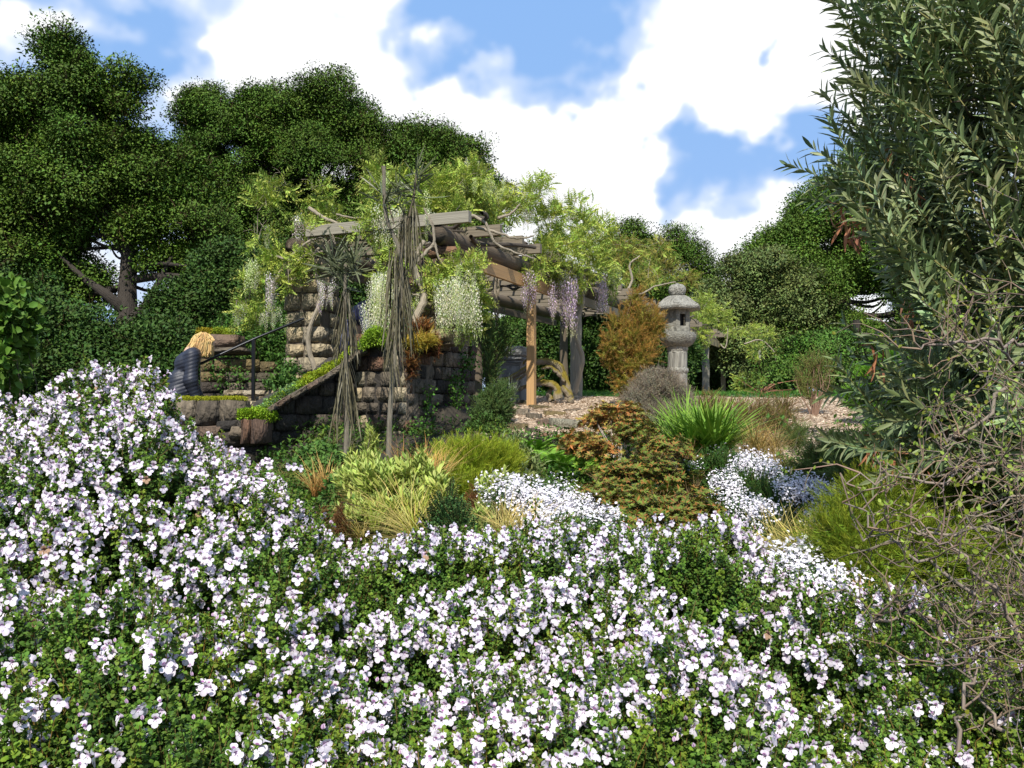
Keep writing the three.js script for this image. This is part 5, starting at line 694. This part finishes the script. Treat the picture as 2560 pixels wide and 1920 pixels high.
// small white flowered bushes of the middle distance
const tinyF = [1, 2].map((k) => { const g = new GB(), r = RNG(550 + k); for (let j = 0; j < 12; j++) { const o = V(r.s(.05), r.r(-.07, .03), r.s(.05)), n = rdir(r, .9); const a = n.clone().cross(V(.3, .1, 1)).normalize(), b = n.clone().cross(a); for (let i = 0; i < 5; i++) { const w = i / 5 * 6.283; g.leaf(o, a.clone().multiplyScalar(Math.cos(w)).addScaledVector(b, Math.sin(w)).addScaledVector(n, .25).normalize(), n, .0078, .0072, [.84, .81, .86]); } } return g.build(); });
const tinyL = [1, 2, 3].map((k) => shoot(555 + k, { L: .16, n: 30, whorl: 2, len: .016, wid: .0055, ang: .8, c: [.045, .115, .03], va: .3, stem: .0016 }));
function whiteBush(label, blobs, base, n, nf, seed) {
  const t = bush('white_flowered_bush', label, 'flowering bush', blobs, base, tinyL, LEAFDARK, n, seed, { up: .8, rnd: .3, s: [.7, 1.1], front: .5 });
  const r = RNG(seed + 1), loc = blobs.map((b) => ({ ...b, c: b.c.clone().sub(base) }));
  scatter('flower_spray', tinyF, PETAL, t, blobItems(loc, nf, r, { inner: .85, up: .7, rnd: .4, low: -.1, front: .8, L: 0, s: [.6, 1.05], va: .06 }).filter((i) => nz(i.p.x * 4 + seed, i.p.y * 4, i.p.z * 4) > .02 + Math.abs(seed % 4) * .0).map((i) => ({ ...i, p: i.p.addScaledVector(i.d, .03) })));
}
whiteBush('small white flowered bush in the centre behind the blond grass tuft', [B(1300, 1250, 90, 40, 4.1), B(1400, 1280, 70, 40, 3.9), B(1250, 1225, 50, 24, 4.3), B(1470, 1310, 70, 34, 3.7), B(1370, 1225, 50, 24, 4.3), B(1390, 1330, 110, 40, 3.4)], onG(1340, 4.1), 1500, 700, 560);
whiteBush('large sprawling bush of small white flowers right of the rust coloured azalea', [B(1790, 1150, 80, 34, 5.6), B(1720, 1180, 40, 30, 5.4), B(1850, 1220, 100, 50, 5.1), B(1960, 1240, 90, 50, 4.8), B(1830, 1290, 100, 50, 4.4), B(1950, 1310, 90, 50, 4.2), B(1880, 1180, 60, 40, 5.4), B(2040, 1260, 50, 50, 4.7), B(1850, 1350, 90, 40, 3.8)], onG(1860, 4.9), 2800, 1500, 562);
whiteBush('small white flowers mixed with feathery green at the right, below the blond tussock', [B(1960, 1430, 110, 40, 2.8), B(2070, 1400, 80, 40, 2.9), B(1880, 1420, 60, 36, 2.8), B(2030, 1470, 110, 34, 2.6)], onG(1990, 2.8), 1400, 520, 564);
// ---------------------------------------------------------------- acacia on the right
{
  const acG = [1, 2, 3, 4].map((k) => shoot(600 + k, { L: .34, n: 36, len: .092, wid: .019, ang: 1.0, c: [.155, .215, .125], va: .35, stem: .0028, sc: [.13, .12, .05], st: LANCE, bend: .25, taper: .35, curl: .12, tipc: [.17, .2, .12], c2: [.12, .165, .09] }));
  const base = P(2700, 1600, 3.3); base.y = ground(base.x, base.z); const t = thing('acacia', 'tall grey green acacia with lance shaped leaves filling the right edge', 'tree', base), r = RNG(601);
  const edge = [[-120, 2090], [0, 2150], [100, 2160], [200, 2175], [300, 2200], [340, 2150], [400, 2090], [440, 2080], [500, 2170], [600, 2180], [700, 2260], [800, 2280], [880, 2270], [960, 2260], [1040, 2250], [1110, 2260], [1180, 2330], [1260, 2480], [1400, 2620]];
  const g = new GB(), items = [], hub = [P(2640, 1250, 3.4), P(2660, 900, 3.5), P(2640, 500, 3.5), P(2620, 200, 3.5), P(2600, -100, 3.5)].map((p) => p.sub(base));
  g.tube(new THREE.CatmullRomCurve3([V(0, 0, 0), ...hub]).getPoints(24), (q) => .05 * (1 - .7 * q), 9, [1, 1, 1], 2);
  const cv = new THREE.CatmullRomCurve3(hub);
  for (let k = 0; k < 1250; k++) {
    const v = r.r(-130, 1300), e = table(edge, v), u = e + 20 + Math.pow(r(), 1.15) * (2950 - e), d = 3.3 + r.s(.55) + (u > 2500 ? r.s(.3) : 0);
    const near = clamp((u - e) / 300), lower = sstep(650, 1150, v), p = P(u, v, d).sub(base), dir = V(-.75 + r.s(.35) + near * .2, lerp(.95, .1, lower) + r.s(.35), r.s(.5) + .12).normalize();
    items.push({ p: p.clone().addScaledVector(dir, -.2), d: dir, roll: r() * 6.28, s: r.r(.75, 1.1), c: vary([1, 1, 1], r, .2) });
    if (k % 9 === 0) { const q = clamp((1250 - v) / 1350 - .12, 0, 1), a = cv.getPoint(q), m = a.clone().lerp(p, .5).add(V(0, -.08, r.s(.1))); g.tube(new THREE.CatmullRomCurve3([a, m, p.clone().addScaledVector(dir, -.2)]).getPoints(6), (x) => .011 * (1 - .75 * x), 5, [1, 1, 1]); }
  }
  for (const [u, v, d, dx, dy] of [[2068, 455, 3.1, -.9, .55], [2110, 365, 3.15, -.6, .8], [2125, 60, 3.2, -.35, .9], [2140, 180, 3.2, -.6, .7], [2190, 1090, 3, -.95, -.05], [2170, 940, 3.2, -.95, .25], [2230, 660, 3.1, -.9, .3], [2180, 870, 3.3, -.7, .5], [2150, 1010, 3.1, -.8, .5], [2150, 1150, 2.7, -.95, -.1], [2120, 290, 3.2, -.6, .7]]) { const dir = V(dx, dy, .1).normalize(); for (let j = 0; j < 2; j++) items.push({ p: P(u, v, d).sub(base).addScaledVector(dir, -.16 - j * .14).add(V(r.s(.02), r.s(.02), 0)), d: dir.clone().add(V(r.s(.12), r.s(.12), 0)).normalize(), roll: r() * 6, s: .9, c: [1, 1, 1] }); }
  mesh('trunk', g.build(), std(.13, .1, .07, { bumpMap: barkBump, bumpScale: .01 }), t);
  scatter('foliage', acG, leafMat(.16, .45, { specularIntensity: .5, color: WARM }), t, items);
  const dead = [1, 2].map((k) => { const q = new GB(), rr = RNG(610 + k); for (let i = 0; i < 9; i++) q.leaf(V(rr.s(.02), -.02 * i * .6, rr.s(.02)), rdir(rr, -.9), V(0, 0, 1), .06, .01, vary([.34, .15, .08], rr, .3), { curl: .5, st: LANCE }); return q.build(); });
  const di = []; for (const [u, v] of [[2115, 520], [2110, 500], [2165, 520], [2125, 545], [2075, 500], [2260, 420], [2290, 460], [2230, 350], [2275, 750], [2190, 850], [2250, 1130], [2170, 1100], [2390, 1060], [2310, 1130], [2480, 640], [2190, 1080], [2230, 1120], [2440, 760]]) di.push({ p: P(u, v, 3).sub(base), d: UPV, roll: r() * 6, s: r.r(.7, 1.2), c: [1, 1, 1] });
  scatter('dead_leaves', dead, leafMat(.2, .8), t, di);
}
// ---------------------------------------------------------------- tangled twiggy bush, lower right
{
  const base = onG(2560, 2.0), t = thing('wire_netting_bush', 'tangle of zigzag grey twigs with tiny pale leaves along the lower right edge', 'shrub', base), r = RNG(620), g = new GB(), items = [];
  const edge = [[780, 2640], [850, 2560], [900, 2560], [1000, 2560], [1100, 2520], [1200, 2450], [1300, 2420], [1400, 2400], [1500, 2410], [1600, 2380], [1700, 2330], [1800, 2360], [1920, 2340]];
  const inside = (p) => { const u = 1280 + F * p.x / -p.z, v = 1000 - F * (p.y - EYE) / -p.z; return u - table(edge, v); };
  function grow(p, d, L, rad, lev) {
    const pts = [p.clone()], n = Math.max(3, Math.round(L / .045)); let q = p.clone(), e = d.clone();
    for (let i = 0; i < n; i++) { e.add(rdir(r).multiplyScalar(.75)).normalize(); e.addScaledVector(d, .45).normalize(); q = q.clone().addScaledVector(e, L / n); pts.push(q); if (lev < 2 && r() < .62) grow(q, e.clone().add(rdir(r).multiplyScalar(1.3)).normalize(), L * r.r(.35, .6), rad * .6, lev + 1); if (rad < .004) for (let j = 0; j < 2; j++) if (r() < .5) items.push({ p: q.clone().add(rdir(r).multiplyScalar(.004)).sub(base), d: rdir(r, .6), roll: r() * 6, s: r.r(.7, 1.3), c: vary(r() < .75 ? [1, 1, 1] : [.7, .6, .35], r, .25) }); }
    g.tube(pts.map((x) => x.clone().sub(base)), (k) => Math.max(.0009, rad * (1 - .6 * k)), rad > .003 ? 5 : 4, vary([.17, .125, .09], r, .3));
  }
  for (let k = 0; k < 135; k++) { let p, tries = 0; do { const v = r.r(800, 1960); p = P(r.r(2120, 2720), v, r.r(1.35, 2.3)); } while ((inside(p) < r.r(10, 220)) && tries++ < 30); grow(p, V(-.35 + r.s(.9), .25 + r.s(.7), r.s(.6)).normalize(), r.r(.16, .34), r.r(.0012, .0026), 0); }
  for (const [a, b, c] of [[[2600, 870, 1.8], [2430, 850, 1.75], [2270, 862, 1.7]], [[2620, 930, 1.9], [2480, 870, 1.8], [2350, 840, 1.8]], [[2500, 1170, 1.8], [2330, 1200, 1.75], [2090, 1195, 1.8]], [[2420, 1480, 1.7], [2260, 1360, 1.7], [2120, 1265, 1.75]], [[2560, 1600, 1.6], [2440, 1420, 1.6], [2270, 1320, 1.7]], [[2500, 1320, 1.7], [2330, 1330, 1.7], [2160, 1350, 1.75]], [[2520, 960, 1.8], [2400, 1090, 1.8], [2340, 1110, 1.8]], [[2560, 1900, 1.4], [2450, 1760, 1.45], [2380, 1560, 1.5]], [[2380, 1900, 1.4], [2420, 1700, 1.45], [2430, 1560, 1.5]], [[2620, 1250, 1.7], [2520, 1160, 1.7], [2250, 1190, 1.7]], [[2350, 1570, 1.6], [2260, 1530, 1.6], [2180, 1545, 1.6]]]) {
    const pts = new THREE.CatmullRomCurve3([a, b, c].map((x) => P(...x))).getPoints(14).map((x) => x.add(rdir(r).multiplyScalar(.014))); g.tube(pts.map((x) => x.clone().sub(base)), (k) => .0043 * (1 - .6 * k), 6, vary([.21, .165, .13], r, .15)); pts.forEach((x, i) => { if (i > 3) grow(x, rdir(r, .3), r.r(.06, .16), .0022, 1); });
  }
  g.tube(new THREE.CatmullRomCurve3([V(.1, 0, .1), V(.08, .4, .1), V(.0, .9, .15)]).getPoints(10), .014, 7, [.2, .16, .12]);
  mesh('twigs', g.build(), TWIG, t, 'stuff');
  const q = new GB(); q.leaf(V(0, 0, 0), UPV, V(0, 0, 1), .0085, .0065, [.2, .28, .06], { st: OVAL }); scatter('foliage', q.build(), LEAF, t, items);
}
// ---------------------------------------------------------------- the mint bushes of the foreground
{
  const crest = [[-300, 1040], [0, 1005], [90, 960], [150, 905], [200, 885], [300, 880], [375, 895], [415, 945], [440, 1020], [500, 1062], [560, 1095], [620, 1135], [700, 1190], [760, 1240], [850, 1350], [950, 1375], [1060, 1350], [1150, 1325], [1300, 1290], [1500, 1295], [1700, 1305], [1780, 1275], [1850, 1300], [1940, 1410], [2080, 1460], [2250, 1440], [2400, 1490], [2800, 1520]];
  const dcT = [[-300, 2.35], [600, 2.3], [850, 2.1], [1800, 2.15], [2800, 2.0]];
  const DF = .85;
  // height of the clipped-looking top of the bushes above the ground plan
  function top(x, d) {
    const u = 1280 + F * x / d, dc = table(dcT, u), yc = EYE - (table(crest, u) + 26 - 1000) / F * dc, t = clamp((d - DF) / (dc - DF));
    let y = lerp(1.04, yc, t * t * .35 + t * .65);
    if (d > dc) y -= Math.pow((d - dc) / .45, 2) * .4;
    const l = nz(x * 2.6, d * 2.6, 4) * .085 + nz(x * 6.5, d * 6.5, 8) * .05 + nz(x * 13, d * 13, 2) * .02;
    return y + l * (d > dc ? .3 : 1) - Math.max(0, nz(x * 2.1 + 3, d * 2.6, 15) - .22) * .55;
  }
  const mint = (seed) => { const g = new GB(), r = RNG(seed), L = .125, bx = r.s(.025), bz = r.s(.025), at = (t) => V(bx * t * t, L * t, bz * t * t); g.tube([at(0), at(.5), at(1)], [.0016, .0012, .0007], 4, [.12, .1, .04]); for (let k = 0; k < 12; k++) { const t = .12 + .88 * k / 12, p = at(t), a = k * 1.57 + r.s(.5), tw = r.r(.006, .024) * (1.15 - .7 * t); for (const w of [0, Math.PI]) { const d = V(Math.cos(a + w), r.r(.3, .9), Math.sin(a + w)).normalize(), e = p.clone().addScaledVector(d, tw); for (let i = 0; i < 4; i++) { const l = r.r(.0055, .0092), q = p.clone().lerp(e, r.r(.35, 1)); g.leaf(q, d.clone().multiplyScalar(.6).add(rdir(r, .25)).normalize(), V(r.s(.5), 1, r.s(.5)), l, l * r.r(.7, .9), vary(t > .75 ? [.092, .172, .028] : [.052, .113, .02], r, .3), { st: 1, curl: .2 }); } } } return g.build(); };
  const sh = [1, 2, 3, 4, 5].map((k) => mint(700 + k)); [0].map((k) => shoot(700 + k, { L: .12, n: 16, whorl: 4, len: .0105, wid: .0085, st: 1, ang: 1.2, c: [.068, .14, .02], va: .3, stem: .0016, sc: [.12, .1, .04], bend: .35, taper: .3, curl: .25, tipc: [.11, .2, .03], from: .15 }));
  // one flower: hooded upper lip, three lower lobes, purple marked throat
  const flower = (seed) => {
    const g = new GB(), r = RNG(seed), W = [.73, .67, .75], E = [.78, .73, .79], TH2 = [.36, .13, .33];
    const ring = []; for (let j = 0; j < 6; j++) { const a = j / 6 * 6.283; ring.push([g.v(Math.cos(a) * .0016, -.008, Math.sin(a) * .0016, [.5, .4, .48]), g.v(Math.cos(a) * .0042, 0, Math.sin(a) * .0042 + .0005, [.72, .6, .74])]); } for (let j = 0; j < 6; j++) { const k = (j + 1) % 6; g.q(ring[j][0], ring[k][0], ring[k][1], ring[j][1]); }
    const pet = (dx, dz, len, wid, tilt, c) => g.leaf(V(dx * .0025, 0, dz * .0025), V(dx, tilt, dz).normalize(), UPV, len * r.r(.9, 1.1), wid * r.r(.9, 1.1), c, { st: [[.3, .7], [.62, 1.05], [.88, .75]], curl: .22, fold: .06, c2: E });
    pet(-.35, .9, .0092, .0085, .95, W); pet(.35, .9, .0092, .0085, .95, W); pet(-.9, -.45, .0115, .0098, .38, W); pet(.9, -.45, .0115, .0098, .38, W); pet(0, -1, .0150, .0128, .22, W);
    const c0 = g.v(0, .0016, .0028, TH2), n = 6, st = g.n; for (let j = 0; j <= n; j++) { const a = j / n * Math.PI; g.v(Math.cos(a) * .0034, .0022 + Math.sin(a) * .002, .0026 + Math.sin(a) * .0024, j % 2 ? [.5, .25, .46] : TH2); } for (let j = 0; j < n; j++) g.i.push(c0, st + j, st + j + 1);
    return g.build();
  };
  const fl = [1, 2, 3].map((k) => flower(710 + k)), bud = new GB(); bud.leaf(V(0, 0, 0), UPV, V(0, 0, 1), .008, .006, [.6, .42, .58], { st: OVAL }); bud.leaf(V(0, 0, 0), UPV, V(1, 0, 0), .008, .006, [.55, .38, .52], { st: OVAL }); const budG = bud.build();
  const mk = (label) => { const t = thing('mint_bush', label, 'flowering bush'); return { t, sh: [], fl: [], bu: [] }; };
  const left = mk('tallest white flowered mint bush at the left, rising in front of the woman'), mid = mk('mint bush in the middle with bluish white flowers behind the foreground mass'), front = mk('wide mint bush filling the bottom foreground with white purple throated flowers'), right = mk('sparser flowered mint bush at the bottom right under the grey twigs');
  const r = RNG(701), D = (d) => .68 * d + .12, up = V(0, 0, 0);
  const nrm = (x, d) => { const e = .04; return V(-(top(x + e, d) - top(x - e, d)) / (2 * e), 1, (top(x, d + e) - top(x, d - e)) / (2 * e)).normalize(); };
  const step = .027;
  for (let d = .9; d < 2.85; d += step) for (let x = -D(d); x < D(d); x += step) {
    const px = x + r.s(step * .6), pd = d + r.s(step * .6), u = 1280 + F * px / pd, dc = table(dcT, u); if (pd > dc + .3) { if (r() < .5) continue; }
    const n = nrm(px, pd), y = top(px, pd), reps = Math.min(3, 1 / n.y); const w = u + nz(px * 3, pd * 3, 30) * 120;
    const b = w < 640 && pd > 1.45 ? left : w > 880 && w < 1790 && pd > 1.72 ? mid : w > 2010 ? right : front;
    for (let k = 0; k < reps; k++) {
      if (k + 1 > reps && r() > reps - k) break;
      const dir = n.clone().multiplyScalar(.75).add(V(0, .55, 0)).addScaledVector(rdir(r), .32).normalize(), spike = r() < .05 ? r.r(.02, .07) : 0;
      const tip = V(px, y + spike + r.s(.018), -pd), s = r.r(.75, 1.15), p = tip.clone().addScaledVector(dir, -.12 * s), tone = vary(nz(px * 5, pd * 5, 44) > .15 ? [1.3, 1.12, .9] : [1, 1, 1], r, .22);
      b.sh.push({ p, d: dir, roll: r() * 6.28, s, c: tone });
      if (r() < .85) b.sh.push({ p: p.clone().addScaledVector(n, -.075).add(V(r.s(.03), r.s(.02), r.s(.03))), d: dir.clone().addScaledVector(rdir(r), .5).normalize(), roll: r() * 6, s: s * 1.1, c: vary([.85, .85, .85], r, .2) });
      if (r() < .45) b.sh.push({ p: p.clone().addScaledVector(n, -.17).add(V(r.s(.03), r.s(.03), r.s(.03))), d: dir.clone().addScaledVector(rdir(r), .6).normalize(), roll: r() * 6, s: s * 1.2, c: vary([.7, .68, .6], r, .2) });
      const cl = nz(px * 4.3, pd * 4.3, 60) + .5 * nz(px * 10, pd * 10, 61);
      let pf = b === left ? .9 : b === right ? .22 : b === mid ? .85 : .7; pf *= 1 + cl * 1.5; if (b === front && u < 900) pf *= .62; if (b === front && u > 1150 && u < 2000) pf *= 1.25;
      if (r() < pf) { const nf = 1 + r.i(5); for (let f = 0; f < nf; f++) {
        const a = r() * 6.28, t = r.r(-.055, .006) * s, rad = r.r(.007, .013); const side = V(Math.cos(a), 0, Math.sin(a)), fp = tip.clone().addScaledVector(dir, t).addScaledVector(side, rad);
        const out = side.clone().multiplyScalar(.62).addScaledVector(n, .3).add(V(-.06, .02, .5)).addScaledVector(rdir(r), .38).normalize();
        const zz = UPV.clone().addScaledVector(out, -out.y).normalize(), xx = out.clone().cross(zz), q = new THREE.Quaternion().setFromRotationMatrix(new THREE.Matrix4().makeBasis(xx, out, zz)); q.multiply(new THREE.Quaternion().setFromAxisAngle(UPV, r.s(.5)));
        b.fl.push({ p: fp.addScaledVector(out, .008), q, s: r.r(.66, .98), c: r() < .006 ? [.6, .42, .25] : vary(b === mid ? [.97, .98, 1] : [1, .985, 1], r, .05), rank: t - spike * .2 });
      } }
      if (r() < .16) b.bu.push({ p: tip.clone().addScaledVector(rdir(r), .012), d: dir, s: r.r(.6, 1.2), c: [1, 1, 1] });
    }
  }
  for (const b of [left, mid, front, right]) {
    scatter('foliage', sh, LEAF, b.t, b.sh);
    // the 300 flowers that show largest are parts, the rest one part
    const seen = (f) => { const u = Math.abs(f.p.x / f.p.z) < .61, v = (f.p.y - EYE) / -f.p.z; return u && v > -.44; };
    const sorted = b.fl.map((f) => [seen(f) ? f.p.length() - f.rank * 3 : 99, f]).sort((a, c) => a[0] - c[0]).map((x) => x[1]);
    sorted.slice(0, 300).forEach((f, k) => { const m = mesh('flower', fl[k % 3], PETAL, b.t); m.position.copy(f.p); m.quaternion.copy(f.q); m.scale.setScalar(f.s); });
    scatter('flowers', fl, PETAL, b.t, sorted.slice(300)); if (b.bu.length) scatter('buds', budG, PETAL, b.t, b.bu);
    const g = new GB(); for (let k = 0; k < 60; k++) { const s = b.sh[r.i(b.sh.length)]; if (!s) break; const x = s.p.x * .9, z = s.p.z * .95 - .05; g.tube([V(x, ground(x, z) - .05, z), V(x + r.s(.04), (ground(x, z) + s.p.y) / 2, z), s.p], [.007, .005, .002], 5, [.09, .07, .05]); } mesh('stem', g.build(), TWIG, b.t, 'stuff');
  }
  console.log('mint', [left, mid, front, right].map((b) => b.sh.length + '/' + b.fl.length).join(' '));
}
renderer.render(scene, camera);
